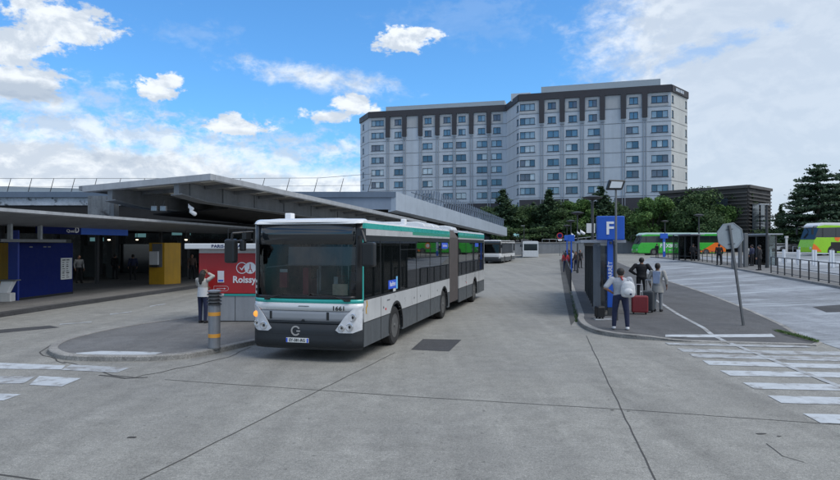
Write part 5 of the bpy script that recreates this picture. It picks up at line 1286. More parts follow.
# ================================================================== COACHES
def make_coach(root, L, body, swoosh, text=True, lift=0.0, roofm='coach_roof', openbay=False):
    w = 1.27
    def pr(poly, x0, x1): return lambda b: b.rings([[Vector((x_, y_, z_)) for y_, z_ in poly] for x_ in (x0, x1)])
    P = lambda n, m, fn, **k: part(n, m, root, fn, **k)
    # side outline (y along, z): raked front nose
    low = [(.0, .45), (-.02, .95), (.12, 1.35), (.30, 1.75), (.55, 2.0), (L - .1, 2.0), (L, 1.6), (L, .5), (L - .6, .35), (.3, .35)]
    P('body', body, pr(low, -w, w), bevel=.05)
    gl = [(.32, 1.9), (.95, 3.1), (L - .15, 3.1), (L - .05, 1.9)]
    P('windscreen', 'coach_glass', pr([(.28, 1.78), (.86, 3.05), (1.3, 3.05), (1.3, 1.9)], -w + .02, w - .02), bevel=.03)
    P('window_band', 'coach_glass', pr([(1.301, 2.003), (1.301, 3.05), (L - .2, 3.05), (L - .08, 2.003)], -w + .012, w - .012))
    P('roof', roofm, pr([(.70, 3.051), (.72, 3.25), (1.2, 3.55), (L - .8, 3.55), (L - .1, 3.35), (L - .1, 3.051)], -w + .03, w - .03), bevel=.08)
    P('roof_stripe', body, pr([(.60, 3.0), (.64, 3.16), (1.6, 3.30), (L * .42, 3.22), (L * .40, 3.10)], w - .03, w + .01)); P('roof_stripe', body, pr([(L * .55, 3.10), (L * .57, 3.30), (L - .1, 3.4), (L - .06, 3.08)], w - .03, w + .01))
    P('window_pillars', 'black_trim', lambda b: [b.bx(w - .02, w - .006, a - .03, a + .03, 2.01, 3.04) for a in [1.4 + 1.7 * i for i in range(int((L - 2) / 1.7) + 1)]])
    for sx in (1, -1):
        for a in (2.6, L - 4.6, L - 3.2):
            P('arch', 'black_matt', lambda b: b.tube((sx * (w - .3), a, .52), (sx * (w + .004), a, .52), .62, .62, 26)); o = wheel(root, sx * (w - .13), a, .52, .30, sx)
    P('sill', 'black_trim', lambda b: b.bx(-w + .05, w - .05, .4, L - .4, .22, .35))
    P('tail_swoosh', 'orange_paint', lambda b: b.rings([[Vector((w + o_, y_, z_)) for y_, z_ in swoosh] for o_ in (.004, .012)]))
    P('rear_panel', 'orange_paint', lambda b: b.bx(-w + .05, w - .05, L, L + .02, .6, 1.9))
    for s_ in (-1, 1):
        P('headlight', 'lamp_glass', lambda b: b.ball((s_ * .95, .0, .85), (.22, .08, .16), 12, 8), smooth=True)
        P('mirror', 'black_trim', lambda b: b.path([(s_ * 1.15, .85, 3.2), (s_ * 1.35, .1, 3.15), (s_ * 1.35, -.05, 2.9)], .04, 6).bx(s_ * 1.27, s_ * 1.45, -.14, .02, 2.3, 2.9))
    if text:
        text_mesh('lettering', 'FLIXBUS', .80, 'sign_white', root, (w + .015, 5.0, 1.5), (R(90), 0, R(90)), .004, bold=.02, sx=.98)
        text_mesh('lettering', 'flixbus.fr', .30, 'sign_white', root, (w + .015, 5.4, .85), (R(90), 0, R(90)), .004, sx=1.2)
        P('round_mark', 'orange_paint', lambda b: b.tube((w + .004, L * .60, 1.5), (w + .014, L * .60, 1.5), .52, .52, 20)); P('round_mark', 'sign_white', lambda b: b.tube((w + .015, L * .60, 1.5), (w + .022, L * .60, 1.5), .34, .34, 20))
    if openbay:
        P('bay_shade', 'black_matt', lambda b: b.bx(w + .002, w + .012, L * .18, L * .34, .55, 1.5)); P('bay_shade', 'black_matt', lambda b: b.bx(w + .002, w + .012, L * .38, L * .52, .55, 1.5))  # thin black sheets on the side paint the shade inside the open bays
g1 = empty('coach', (pz(634.5, 100), 100, H(35, 100)), R(-90 + 3), 'long green coach with white lettering and orange tail behind the far shelter', 'coach')
make_coach(g1, 14.2, 'coach_green', [(9.6, .5), (10.7, .95), (12.4, 2.0), (14.1, 2.0), (14.15, .5)])
g1.location.z = H(41, 100) - .1; g1.rotation_euler = (0, 0, R(-90 + 3)); g1['label'] = 'long green coach with white lettering and orange tail behind the far shelter'
g2 = empty('coach', (pz(805, 78), 78, H(50, 78) - .1), R(-90 + 6), 'lime green coach with an open dark luggage bay at the right edge', 'coach')
make_coach(g2, 13.5, 'coach_lime', [(3.0, 1.7), (3.4, 1.55), (3.7, 2.0), (2.9, 2.0)], text=False, roofm='white_paintwork', openbay=True)
g2.scale = (1, 1, 1.16)
part('nose_patch', 'orange_paint', g2, lambda b: b.rings([[Vector((1.27 + o_, y_, z_)) for y_, z_ in ((.0, .5), (.0, .95), (.14, 1.35), (.5, 1.15), (.8, .9), (1.2, .5))] for o_ in (.004, .02)]))
# parked cars on the ramp
def make_car(root, m):
    n = [(-2.1, .35), (-2.15, .65), (-1.95, .85), (-1.3, .92), (-.75, 1.38), (.75, 1.42), (1.45, 1.0), (2.05, .9), (2.15, .6), (2.1, .35)]
    part('body', m, root, lambda b: b.rings([[Vector((x_, y_ * k_, z_)) for x_, z_ in n[:4] + [(-1.3, .92), (1.45, 1.0)] + n[7:]] for y_, k_ in ((-.85, 1), (.85, 1))]), bevel=.06)
    part('cabin', m, root, lambda b: b.rings([[Vector((x_, y_, z_)) for x_, z_ in ((-1.25, .921), (-.72, 1.36), (.72, 1.40), (1.42, 1.0))] for y_ in (-.68, .68)]), bevel=.05)
    part('window', 'coach_glass', root, lambda b: b.rings([[Vector((x_, y_, z_)) for x_, z_ in ((-1.0, .98), (-.62, 1.30), (.62, 1.33), (1.15, 1.02))] for y_ in (-.69, .69)]))
    for x_ in (-1.3, 1.35):
        for s_ in (-1, 1): part('wheel', 'rubber', root, lambda b: b.tube((x_, s_ * .66, .32), (x_, s_ * .87, .32), .32, .32, 18), smooth=True)
    for s_ in (-1, 1): part('headlight', 'lamp_glass', root, lambda b: b.ball((-2.1, s_ * .6, .68), (.08, .2, .09), 10, 6))
for px, m, lb in ((546, 'car_dark', 'dark car parked above the ramp wall, nearest the far white bus'), (556, 'car_red', 'dark red car parked above the ramp wall, right of the dark one')):
    c = empty('parked_car', (pz(px, 133.2), 134.4, 2.85), R(4), lb, 'car', 'cars parked above the ramp wall'); make_car(c, m)
# ================================================================== PEOPLE
def remeshed(mb, name, m, parent, vox=.012, sm=3):
    o = mb.build(name, m, parent); q = o.modifiers.new('r', 'REMESH'); q.mode = 'VOXEL'; q.voxel_size = vox; q.use_smooth_shade = True
    q2 = o.modifiers.new('s', 'SMOOTH'); q2.factor = .5; q2.iterations = sm
    bpy.context.view_layer.update(); me = bpy.data.meshes.new_from_object(o.evaluated_get(bpy.context.evaluated_depsgraph_get())); o.modifiers.clear(); old = o.data; o.data = me; bpy.data.meshes.remove(old); me.name = name
    for p in me.polygons: p.use_smooth = True
    return o
def V(*a): return Vector(a)
def person(loc, rz, label, h=1.72, top='white', bottom='navy', skin='skin', hair='short', arms=None, stance=.10, step=(0, 0), tunic=0.0, sleeve=.5, vox=.013, group=None, headturn=0.0, bulk=1.0, girth=1.1, lean=0.0, seated=False, shoes='black', coat=False):
    """figure facing local +Y; arms: dict L/R -> (elbow, wrist) in metres for a 1.72 m body"""
    root = empty('person', loc, rz, label, 'person', group); k = h / 1.72; root.scale = (k * girth, k * girth, k)
    ar = {'L': (V(-.25, -.02, 1.13), V(-.25, .06, .88)), 'R': (V(.25, -.02, 1.13), V(.25, .06, .88))}
    if arms: ar.update(arms)
    sh = {'L': V(-.185, lean * .9, 1.405), 'R': V(.185, lean * .9, 1.405)}
    hips = V(0, 0, .93) if not seated else V(0, 0, .52)
    dz = 0 if not seated else -.41
    sh = {a: v_ + V(0, 0, dz) for a, v_ in sh.items()}; ar = {a: (v_[0] + V(0, 0, dz), v_[1] + V(0, 0, dz)) for a, v_ in ar.items()}
    hd = V(0, lean * 1.2 + .015, 1.60 + dz)
    b = MB()
    q = Matrix.Rotation(headturn, 3, 'Z')
    b.ball(hd, (.076, .094, .112), 16, 12, q); b.ball(hd + q @ V(0, .03, -.055), (.058, .062, .06), 12, 8, q)
    b.ball(hd + q @ V(0, .098, -.015), (.014, .022, .028), 8, 6, q)
    for s_ in (-1, 1): b.ball(hd + q @ V(s_ * .078, -.005, -.01), (.014, .022, .034), 8, 6, q)
    b.limb(V(0, lean, 1.40 + dz), hd + V(0, -.02, -.07), .062, .055)
    for a, s_ in (('L', -1), ('R', 1)):
        S_, (E, Wr) = sh[a], ar[a]
        b.limb(S_, E, .045, .038); b.limb(E, Wr, .038, .026)
        d = (Wr - E).normalized(); side_ = V(0, 1, 0) if abs(d.z) > .5 else V(0, 0, 1); side_ = (side_ - d * side_.dot(d)).normalized(); nrm = d.cross(side_)
        palm = Wr + d * .05; b.rings([[Wr + side_ * x_ * .5 + nrm * y_ * .8 for x_, y_ in ((-.045, -.014), (.045, -.014), (.045, .014), (-.045, .014))], [Wr + d * .095 + side_ * x_ + nrm * y_ for x_, y_ in ((-.042, -.012), (.042, -.012), (.042, .012), (-.042, .012))]])
        for i, (o_, l_) in enumerate(((-.033, .055), (-.011, .068), (.011, .072), (.033, .062))):
            f0 = Wr + d * .09 + side_ * o_; f1 = f0 + d * l_ * .55 + nrm * .012 * -s_; f2 = f1 + d * l_ * .4 + nrm * .028 * -s_
            b.limb(f0, f1, .0098, .009, 7); b.limb(f1, f2, .009, .0075, 7)
        b.limb(Wr + d * .03 + side_ * .038, Wr + d * .085 + side_ * .068, .012, .010, 7)
    body = remeshed(b, 'body', skin, root, .0095, 2)
    # eyes, mouth
    for s_ in (-1, 1): part('eye', 'black_matt', body, lambda b: b.ball(hd + q @ V(s_ * .03, .084, .01), (.013, .009, .007), 8, 6, q))
    part('mouth', 'case_red', body, lambda b: b.ball(hd + q @ V(0, .09, -.058), (.022, .007, .006), 8, 6, q))
    # torso garment
    b = MB(); T = [(.955, .155, .105), (1.03, .145, .10), (1.12, .145, .10), (1.24, .165, .11), (1.34, .18, .105), (1.41, .15, .085), (1.455, .075, .065)]
    if tunic: T = [(.955 - tunic, .19, .14), (.9, .175, .125)] + T[1:]
    b.rings([[V(math.cos(2 * PI * i / 20) * a * (1 + (bulk - 1) * .6), math.sin(2 * PI * i / 20) * c + lean * max(0, (z - .95) / .45), z + dz) for i in range(20)] for z, a, c in T])
    for a in 'LR':
        S_, (E, Wr) = sh[a], ar[a]
        if sleeve <= .5: e_ = S_.lerp(E, sleeve * 2); b.limb(S_, e_, .068 * bulk, .058 * bulk)
        else: b.limb(S_, E, .066 * bulk, .054 * bulk); b.limb(E, E.lerp(Wr, (sleeve - .5) * 2), .054 * bulk, .042 * bulk)
    remeshed(b, 'top_garment', 'cloth_' + top, root, vox, 2)
    # trousers
    b = MB()
    for s_ in (-1, 1):
        st_ = step[0] if s_ < 0 else step[1]
        if seated:
            kn = V(s_ * .11, .42, .50); an = V(s_ * .11, .40, .10); hp_ = V(s_ * .09, 0, .52)
        else:
            hp_ = V(s_ * .085, 0, .90); kn = V(s_ * (.085 + stance * .35), st_ * .5 + .01, .50); an = V(s_ * (.07 + stance * .6), st_, .10)
        b.limb(hp_, kn, .088, .062); b.limb(kn, an, .062, .046)
        fo = MB(); fo.limb(an + V(0, -.03, -.055), an + V(s_ * .01, .14, -.062), .040, .034); fo.tube(an, an + V(0, -.01, -.05), .04, .045)
        remeshed(fo, 'shoe', 'cloth_' + shoes if shoes in ('white', 'black', 'grey') else shoes, root, .012, 2)
    b.ball(hips + V(0, -.01, .0), (.155, .115, .11), 18, 10)
    remeshed(b, 'trousers', 'cloth_' + bottom, root, vox, 2)
    b = MB()
    if hair == 'short': b.ball(hd + q @ V(0, -.018, .022), (.086, .098, .105), 16, 10, q); b.ball(hd + q @ V(0, -.045, -.03), (.078, .065, .065), 14, 8, q)
    elif hair == 'long':
        b.ball(hd + q @ V(0, -.016, .022), (.09, .10, .106), 16, 10, q); b.limb(hd + q @ V(0, -.07, -.01), hd + q @ V(.0, -.12, -.30), .075, .045); b.limb(hd + q @ V(-.06, -.05, -.02), hd + q @ V(-.07, -.09, -.26), .04, .025); b.limb(hd + q @ V(.06, -.05, -.02), hd + q @ V(.06, -.09, -.22), .04, .025)
    elif hair == 'bun': b.ball(hd + q @ V(0, -.016, .022), (.088, .10, .106), 16, 10, q); b.ball(hd + q @ V(0, -.11, .05), .05, 12, 8)
    remeshed(b, 'hair', 'hair', root, .012, 2)
    return root

def back_to(px): return -math.atan2((px - 420) / 630.0, 1)
# woman at the ticket kiosk, arms raised to her head
x_, y_ = G(203, 323, .1)
w1 = person((x_, y_, .1), R(-18), 'person with long dark hair in a white top standing at the red kiosk', 1.62, 'cream', 'navy', hair='long', sleeve=.85, stance=.03,
            arms={'L': (V(-.27, .12, 1.24), V(-.06, .20, 1.16)), 'R': (V(.30, .08, 1.52), V(.09, .08, 1.64))}, shoes='black')
part('white_vest', 'cloth_white', w1, lambda b: b.rings([[V(math.cos(2 * PI * i / 18) * a * 1.06, math.sin(2 * PI * i / 18) * c * 1.12, z) for i in range(18)] for z, a, c in ((.86, .165, .12), (.95, .162, .115), (1.05, .152, .108), (1.16, .15, .105))]), smooth=True)
# man with white backpack
x_, y_ = G(620.5, 329.5, .1)
m1 = person((x_, y_, .1), R(-12), 'person in a pale grey T-shirt wearing a white backpack beside the blue totem', 1.74, 'palegrey', 'navy', hair='short', sleeve=.42, stance=.12, step=(.02, -.03), shoes='white',
            arms={'L': (V(-.34, -.06, 1.16), V(-.15, .10, 1.0)), 'R': (V(.27, .02, 1.14), V(.17, .16, 1.28))}, vox=.011, girth=1.24, bulk=1.1)
bp = empty('backpack', (x_, y_, .1), R(-12), 'white backpack with a dark print hanging from the right shoulder of the grey T-shirt person', 'backpack')
bp.scale = (1.15, 1.15, 1.0)
def pack(b):
    b.rings([[V(.15 + math.cos(2 * PI * i / 18) * a, -.20 + math.sin(2 * PI * i / 18) * c, z) for i in range(18)] for z, a, c in ((.93, .10, .05), (.96, .15, .09), (1.06, .175, .105), (1.2, .165, .10), (1.32, .13, .08), (1.38, .07, .045))])
    b.ball((.15, -.30, 1.08), (.11, .05, .10), 14, 8)
remeshed(pack and (lambda b: (pack(b), b)[1])(MB()), 'bag', 'cloth_white', bp, .012, 4)
part('strap', 'cloth_red', bp, lambda b: b.path([V(.04, -.12, 1.40), V(.0, -.10, 1.485), V(.05, .02, 1.50), V(.12, .12, 1.38)], .018, 6)); part('bag_print', 'cloth_navy', bp, lambda b: b.box((.20, -.335, 1.03), (.05, .02, .045)))
part('handle', 'cloth_white', bp, lambda b: b.path([V(.11, -.18, 1.38), V(.15, -.19, 1.44), V(.19, -.18, 1.38)], .012, 6))
# man in black jacket
x_, y_ = G(641.5, 299.5, .1)
person((x_, y_, .1), R(-20), 'person in a black padded jacket with hand on hip behind the suitcases', 1.84, 'black', 'black', hair='short', sleeve=.95, stance=.06, bulk=1.15, girth=1.22, arms={'L': (V(-.35, -.05, 1.18), V(-.20, .04, 1.03)), 'R': (V(.33, -.02, 1.16), V(.26, .10, .95))})
# person in long grey tunic
x_, y_ = G(657.5, 311.5, .1)
pt_ = person((x_, y_, .1), R(-35), 'person in a long pale grey tunic right of the suitcases', 1.74, 'beige', 'grey', skin='skin_dark', hair='short', sleeve=.8, tunic=.28, stance=.04, arms={'L': (V(-.27, -.02, 1.15), V(-.25, .08, .93)), 'R': (V(.27, -.02, 1.15), V(.27, .04, .90))})
part('shawl', 'cloth_paleblue', pt_, lambda b: b.rings([[V(x_, -.125 - d_, z) for x_, z in ((-.10, 1.0), (.09, 1.0), (.13, 1.43), (-.12, 1.43))] for d_ in (.0, .02)]), bevel=.006)
# waiting pair behind the totem
def grd(px, py): a = G(px, py, .1); return (a[0], a[1], .1)
person(grd(602.5, 313), R(60), 'person all in black waiting at the median shelter left of the blue totem', 1.62, 'black', 'black', hair='long', sleeve=.95, tunic=.3, vox=.018)
person(grd(606.3, 309), R(-20), 'person in a white shirt half hidden behind the blue totem pole', 1.66, 'white', 'black', hair='short', vox=.018)
# suitcases
def suitcase(loc, rz, m, label, w=.46, d=.28, h_=.68, group='suitcases standing on the median', pull=True):
    t = empty('suitcase', loc, rz, label, 'suitcase', group)
    s_ = part('shell', m, t, lambda b: b.bx(-w / 2, w / 2, -d / 2, d / 2, .06, h_), bevel=.045)
    part('ribs', m, s_, lambda b: [b.bx(-w / 2 + .05 + i * (w - .1) / 6 - .008, -w / 2 + .05 + i * (w - .1) / 6 + .008, -d / 2 - .006, -d / 2 - .0, .12, h_ - .06) for i in range(7)])
    part('zip_seam', 'black_trim', s_, lambda b: b.bx(-w / 2 - .003, w / 2 + .003, -.008, .008, .058, h_ + .003))
    if pull: part('pull_handle', 'chrome', t, lambda b: b.path([(-.10, .08, h_), (-.10, .08, h_ + .38), (.10, .08, h_ + .38), (.10, .08, h_)], .011, 6))
    for x_ in (-w / 2 + .07, w / 2 - .07):
        for y_ in (-d / 2 + .06, d / 2 - .06): part('wheel', 'rubber', t, lambda b: b.tube((x_ - .015, y_, .03), (x_ + .015, y_, .03), .03, .03, 12))
    return t
x_, y_ = G(639.5, 314, .1); suitcase((x_, y_, .1), R(-14), 'case_red', 'dark red hard suitcase on the median in front of the black jacket person', .54, .30, .64)
x_, y_ = G(648.5, 312.3, .1); suitcase((x_, y_ + .05, .1), R(-30), 'case_grey', 'dark grey suitcase close behind the red one', .40, .30, .76)
x_, y_ = G(597.5, 320, .1); b_ = suitcase((x_ + .15, y_ + .3, .1), R(10), 'case_black', 'small black case at the foot of the shelter post', .26, .3, .42, pull=False)
x_, y_ = G(603, 319.5, .1); t = tag(part('floor_plate', 'paint_worn', None, lambda b: b.bx(-.28, .28, -.18, .18, 0, .015), loc=(x_, y_, .101)), 'flat pale plate on the median ground left of the totem foot', 'cover plate')
mat('shelter_grey', (0.10, 0.12, 0.145), .5, .2, var=.1, scale=4, streak=.15)
# simple far people (same builder, coarse), crowd on the far part of the median
crowd = [(565.5, 272, 'red', 'navy', 'person in a red top nearest among those leaning on the far median railing'), (569, 267, 'black', 'black', 'person in black second in the far median queue'), (572.5, 268, 'white', 'black', 'person in a white shirt in the far median queue'),
         (576, 271, 'brown', 'navy', 'person in a brown jacket right of the white shirt in the far queue'), (567.5, 263, 'navy', 'black', 'person in navy at the back left of the far queue'), (580, 268, 'black', 'black', 'person in black at the right end of the far median queue')]
for i, (px, py, t_, bt, lb) in enumerate(crowd):
    x_, y_ = G(px, py, .1); x_ += .0; person((x_, y_, H(x_, y_) + .1), R(40 * i), lb, 1.70, t_, bt, hair='short' if i % 2 else 'long', sleeve=.9, vox=.024, group='people waiting on the far median')
for px, py, t_, lb, hh in ((719, 265, 'black', 'person in black standing at the right hand railing below the orange coach tail', 1.75), (759.5, 270.3, 'black', 'person in a dark coat standing beside the lamp post on the right pavement', 1.72), (752, 266, 'navy', 'person in navy standing among the shelter posts on the right pavement', 1.65), (747, 265.5, 'grey', 'person in grey half hidden by the right hand shelter posts', 1.6), (693, 261, 'black', 'person in black by the right end of the green shelter', 1.7), (657, 257.5, 'black', 'person in black at the front wheel of the long green coach', 1.7)):
    x_, y_ = G(px, py, .12); person((x_, y_, H(x_, y_) + .12), R(px), lb, hh, t_, 'black', hair='short', sleeve=.95, vox=.024, tunic=.2 if px in (759.5,) else 0, group='people on the right pavement')
for px, py, t_, lb in ((79, 283, 'grey', 'person in grey standing in the dark hall right of the blue booth'), (115, 279, 'black', 'person in black deep inside the covered hall'), (133, 280, 'navy', 'person in navy in the hall left of the yellow kiosk'), (192, 279, 'brown', 'person in brown in the dark hall left of the red kiosk')):
    x_, y_ = G(px, py, .15); person((x_, y_, .15), R(px * 3), lb, 1.7, t_, 'black', vox=.022, sleeve=.9, group='people inside the covered hall')

# ================================================================== KIOSK
x_, y_ = G(199, 321.3, .1)
kk = empty('ticket_kiosk', (x_, y_, .1), R(-2), 'red and white ticket kiosk with white lettering beside the bus', 'kiosk')
KW = 3.3
part('base_panels', 'kiosk_grey', kk, lambda b: b.bx(0, KW, 0, 1.9, .02, .80), bevel=.01)
part('panel_seams', 'black_matt', kk, lambda b: [b.bx(a - .008, a + .008, -.004, -.001, .03, .79) for a in (.55, 1.15, 2.3)])
part('teal_strip', 'teal_paint', kk, lambda b: b.bx(.8, KW + .01, -.02, 1.91, .802, .86)); part('counter', 'kiosk_white', kk, lambda b: b.bx(-.01, .799, -.02, .3, .802, .87))
rp = part('red_panel', 'kiosk_red', kk, lambda b: b.bx(0, KW, 0, 1.9, .872, 2.13), bevel=.008); rp['label'] = 'red upper wall with white lettering and emblem'
part('light_band', 'kiosk_white', kk, lambda b: b.bx(-.0, KW, 0.01, 1.89, 2.132, 2.26))
part('roof_board', 'white_paintwork', kk, lambda b: b.bx(-.32, KW + .2, -.35, 2.2, 2.262, 2.43), bevel=.02)
text_mesh('lettering', 'PARIS-OPERA', .135, 'navy', kk, (.98, -.357, 2.345), (R(90), 0, 0), .002, bold=.002, sx=1.15); text_mesh('lettering', 'CDG', .135, 'navy', kk, (2.15, -.357, 2.345), (R(90), 0, 0), .002, bold=.002, sx=1.15)
text_mesh('lettering', 'RoissyBus', .29, 'sign_white', rp, (1.64, -.008, 1.30), (R(90), 0, 0), .004, bold=.008, sx=.98)
def ring(b, cx, cz, r0, r1, y=-.006, a0=0, a1=2 * PI, n=32):
    b.rings([[V(cx + math.cos(a) * rr, y - d_, cz + math.sin(a) * rr) for rr, d_ in ((r0, 0), (r1, 0), (r1, .006), (r0, .006))] for a in [a0 + (a1 - a0) * i / n for i in range(n + 1)]])
part('emblem', 'sign_white', rp, lambda b: [ring(b, 1.36, 1.67, .155, .18), b.rings([[V(x_, -.003 - d_, z_) for x_, z_ in ((1.27, 1.69), (1.31, 1.68), (1.35, 1.64), (1.45, 1.77), (1.46, 1.73), (1.36, 1.59))] for d_ in (0, .008)])])
em = part('emblem', 'sign_white', rp, lambda b: b.rings([[V(1.62 + math.cos(a) * .18, -.003 - d_, 1.67 + math.sin(a) * .18) for a in [2 * PI * i / 32 for i in range(32)]] for d_ in (0, .003)]))
part('tower_mark', 'kiosk_red', em, lambda b: [b.rings([[V(1.62 + x_, -.0065 - d_, 1.67 + z_) for x_, z_ in q] for d_ in (0, .004)]) for q in (((-.012, .13), (.012, .13), (.02, .0), (-.02, 0)), ((-.02, -.001), (.0, -.001), (-.05, -.13), (-.08, -.13)), ((.0, -.001), (.02, -.001), (.08, -.13), (.05, -.13)), ((-.05, -.04), (.05, -.04), (.055, -.055), (-.055, -.055)))])
part('notice', 'sign_white', rp, lambda b: b.bx(.60, .80, -.03, -.002, 1.22, 1.58)); part('notice_band', 'sticker_blue', rp, lambda b: b.bx(.62, .78, -.034, -.031, 1.25, 1.30))
part('arrow_outline', 'sign_white', rp, lambda b: [b.bx(.48, .86, -.006, -.001, 1.10, 1.107), b.bx(.48, .86, -.006, -.001, .95, .957), b.bx(.473, .48, -.006, -.001, .95, 1.107), ring(b, .86, 1.0285, .0715, .0785, -.0, -PI / 2, PI / 2, 14)])
part('arrow', 'sign_white', rp, lambda b: [b.bx(.56, .80, -.006, -.001, 1.02, 1.03), b.poly([(.80, -.006, 1.0), (.80, -.006, 1.05), (.85, -.006, 1.025)])])
# ================================================================== BOLLARD
x_, y_ = G(214.5, 348.3, .1); sc_ = y_ / 630
bo = empty('bollard', (x_, y_, .1), 0, 'grey bollard with orange bands and a louvred lamp head on the kiosk island', 'bollard')
def cyl(r, z0, z1, n=26): return lambda b: b.rings([[V(math.cos(2 * PI * i / n) * r, math.sin(2 * PI * i / n) * r, z) for i in range(n)] for z in (z0, z1)])
part('post', 'bollard_grey', bo, cyl(.135, 0, 1.0), smooth=True); part('foot_ring', 'steel_grey', bo, cyl(.15, 0.0, .03), smooth=True)
for z_ in (.26, .76): part('reflective_band', 'reflect_orange', bo, cyl(.1385, z_, z_ + .085), smooth=True)
part('lamp_core', 'sign_white', bo, cyl(.10, 1.0, 1.30), smooth=True)
for i in range(4): part('louvre', 'steel_dark' if i % 1 == 0 else 'steel_grey', bo, lambda b: b.rings([[V(math.cos(2 * PI * j / 26) * r, math.sin(2 * PI * j / 26) * r, z) for j in range(26)] for r, z in ((.10, 1.04 + i * .075), (.165, 1.01 + i * .075), (.165, 1.03 + i * .075), (.10, 1.068 + i * .075))]), smooth=True)
part('cap', 'bollard_grey', bo, lambda b: b.rings([[V(math.cos(2 * PI * j / 26) * r, math.sin(2 * PI * j / 26) * r, z) for j in range(26)] for r, z in ((.15, 1.30), (.155, 1.33), (.10, 1.355))]), smooth=True)

# ================================================================== TOTEM, LAMPS, SIGNS
x_, y_ = G(610, 315.5, .1); tt = empty('stop_totem', (x_, y_, .1), R(-6), 'tall blue bus stop totem with a wide blue box sign bearing a white F', 'totem sign')
k_ = y_ / 630
part('post', 'blue_totem', tt, lambda b: b.bx(-.092, .092, -.06, .06, .28, 2.55), bevel=.015); part('foot', 'steel_dark', tt, lambda b: b.bx(-.08, .08, -.05, .05, 0, .279).bx(-.2, .2, -.15, .15, 0, .02))
bxs = part('sign_box', 'blue_totem', tt, lambda b: b.bx(-.44, .46, -.12, .12, 2.551, 3.36), bevel=.03)
text_mesh('lettering', 'F', .60, 'sign_white', bxs, (-.03, -.13, 2.93), (R(90), 0, 0), .006, bold=.012)
text_mesh('lettering', 'ARRÊT', .19, 'sign_white', tt, (0, -.066, 1.55), (R(90), R(-90), 0), .003)
part('box_bracket', 'steel_dark', tt, lambda b: b.bx(.09, .16, -.14, -.06, 2.40, 2.52).bx(-.02, .04, -.14, -.061, 2.42, 2.5))
def lamp(px, Y, topy, label, kind='T', group='lamps along the median', wpx=2.0, basedz=.1, armdir=1, r=None):
    x = pz(px, Y); zb = H(x, Y) + basedz; top = CAM_H + (244.5 - topy) / 630 * Y - zb; r = r or wpx / 2 / 630 * Y
    t = empty('street_lamp', (x, Y, zb), 0, label, 'lamp', group)
    part('pole', 'steel_dark' if kind != 'S' else 'steel_grey', t, lambda b: b.tube((0, 0, 0), (0, 0, top), r, r * .75, 12), smooth=True); part('base_plate', 'steel_dark', t, lambda b: b.tube((0, 0, 0), (0, 0, .3), r * 1.5, r * 1.4, 12))
    if kind == 'T': part('lamp_head', 'steel_dark', t, lambda b: b.rings([[V(math.cos(2 * PI * j / 20) * a, math.sin(2 * PI * j / 20) * a, z) for j in range(20)] for a, z in ((.12, top - .1), (.50, top + .02), (.52, top + .07), (.15, top + .16))]), smooth=True)
    if kind == 'A': part('lamp_head', 'galvanised', t, lambda b: b.bx(-.55 * armdir, .15 * armdir, -.12, .12, top, top + .09), bevel=.02)
    return t, top
sq, tp = lamp(616, 20.0, 190, 'square headed floodlight post rising behind the blue totem', 'S', 'lamps along the median', 2.6)
def sqh(b, hw=.29, hz=.235):
    b.rings([[V(x_ + z_ * .12 * 0 + (z_ - .2) * .18, y_, tp + z_ + .02) for x_, z_ in ((-hw, -.02), (hw - .06, -.02), (hw + .0, .29), (-hw + .04, .31))] for y_ in (-.07, .07)])
part('lamp_head', 'black_trim', sq, sqh, bevel=.04)
part('lamp_panel', 'lamp_glass', sq, lambda b: b.rings([[V(x_ + (z_ - .2) * .18, y_, tp + z_ + .02) for x_, z_ in ((-.20, .04), (.17, .04), (.20, .23), (-.17, .25))] for y_ in (-.085, -.071)]))
sq['label'] = 'square headed floodlight post rising behind the blue totem'
l1, t1 = lamp(592.5, 33, 198.5, 'nearest round headed lamp on the median, left of the floodlight', wpx=3.6)
part('sign_plate', 'kiosk_white', l1, lambda b: b.bx(-.32, -.06, -.05, .0, 3.0, 3.5)); part('sign_plate', 'kiosk_white', l1, lambda b: b.bx(.06, .12, -.05, .0, 3.0, 3.5))
l2, t2 = lamp(577.5, 51, 213.5, 'second round headed lamp on the median, with white cameras below its head', wpx=1.6); lamp(571, 67, 221.5, 'third round headed lamp along the median', wpx=1.3); lamp(567, 84, 226, 'farthest round headed lamp along the median', wpx=1.1)
for (px, py, Y, lb, s_) in ((577.2, 232.5, 50.8, 'left white dome camera on the second median lamp', .6), (580.5, 231.5, 50.7, 'right white dome camera on the second median lamp', .8), (571.5, 234.5, 66.8, 'white dome camera on the third median lamp', .8)):
    cctv('security_camera', (pz(px, Y), Y, CAM_H + (244.5 - py) / 630 * Y), lb, s=s_)
lamp(665, 86, 221.5, 'farthest lamp on the right pavement beside the small blue totem', group='lamps along the right pavement', wpx=1.2, basedz=.12); lamp(699, 66, 215.5, 'lamp on the right pavement in front of the long green coach', group='lamps along the right pavement', wpx=1.5, basedz=.12)
lamp(767, 45.5, 205, 'lamp with a flat arm on the right pavement beside the dark coat person', 'A', 'lamps along the right pavement', 2.6, .12)
lamp(524, 120, 226, 'thin lamp post behind the farthest white bus', 'A', 'lamps along the median', 1.0, 0)
for (px, py0, py1, Y, lb) in ((567, 240.5, 235.3, 60, 'small blue stop flag on the far median, left one'), (571.3, 241.5, 234.8, 52, 'small blue stop flag on the far median, right one')):
    x = pz(px, Y); zb = H(x, Y) + .1; zt = CAM_H + (244.5 - py1) / 630 * Y; z0_ = CAM_H + (244.5 - py0) / 630 * Y
    t = empty('stop_flag', (x, Y, zb), 0, lb, 'bus stop sign', 'blue stop flags'); part('flag_box', 'blue_sign', t, lambda b: b.bx(-.26, .26, -.06, .06, z0_ - zb, zt - zb), bevel=.02); part('post', 'blue_totem', t, lambda b: b.bx(-.05, .05, -.04, .04, 0, z0_ - zb - .001))
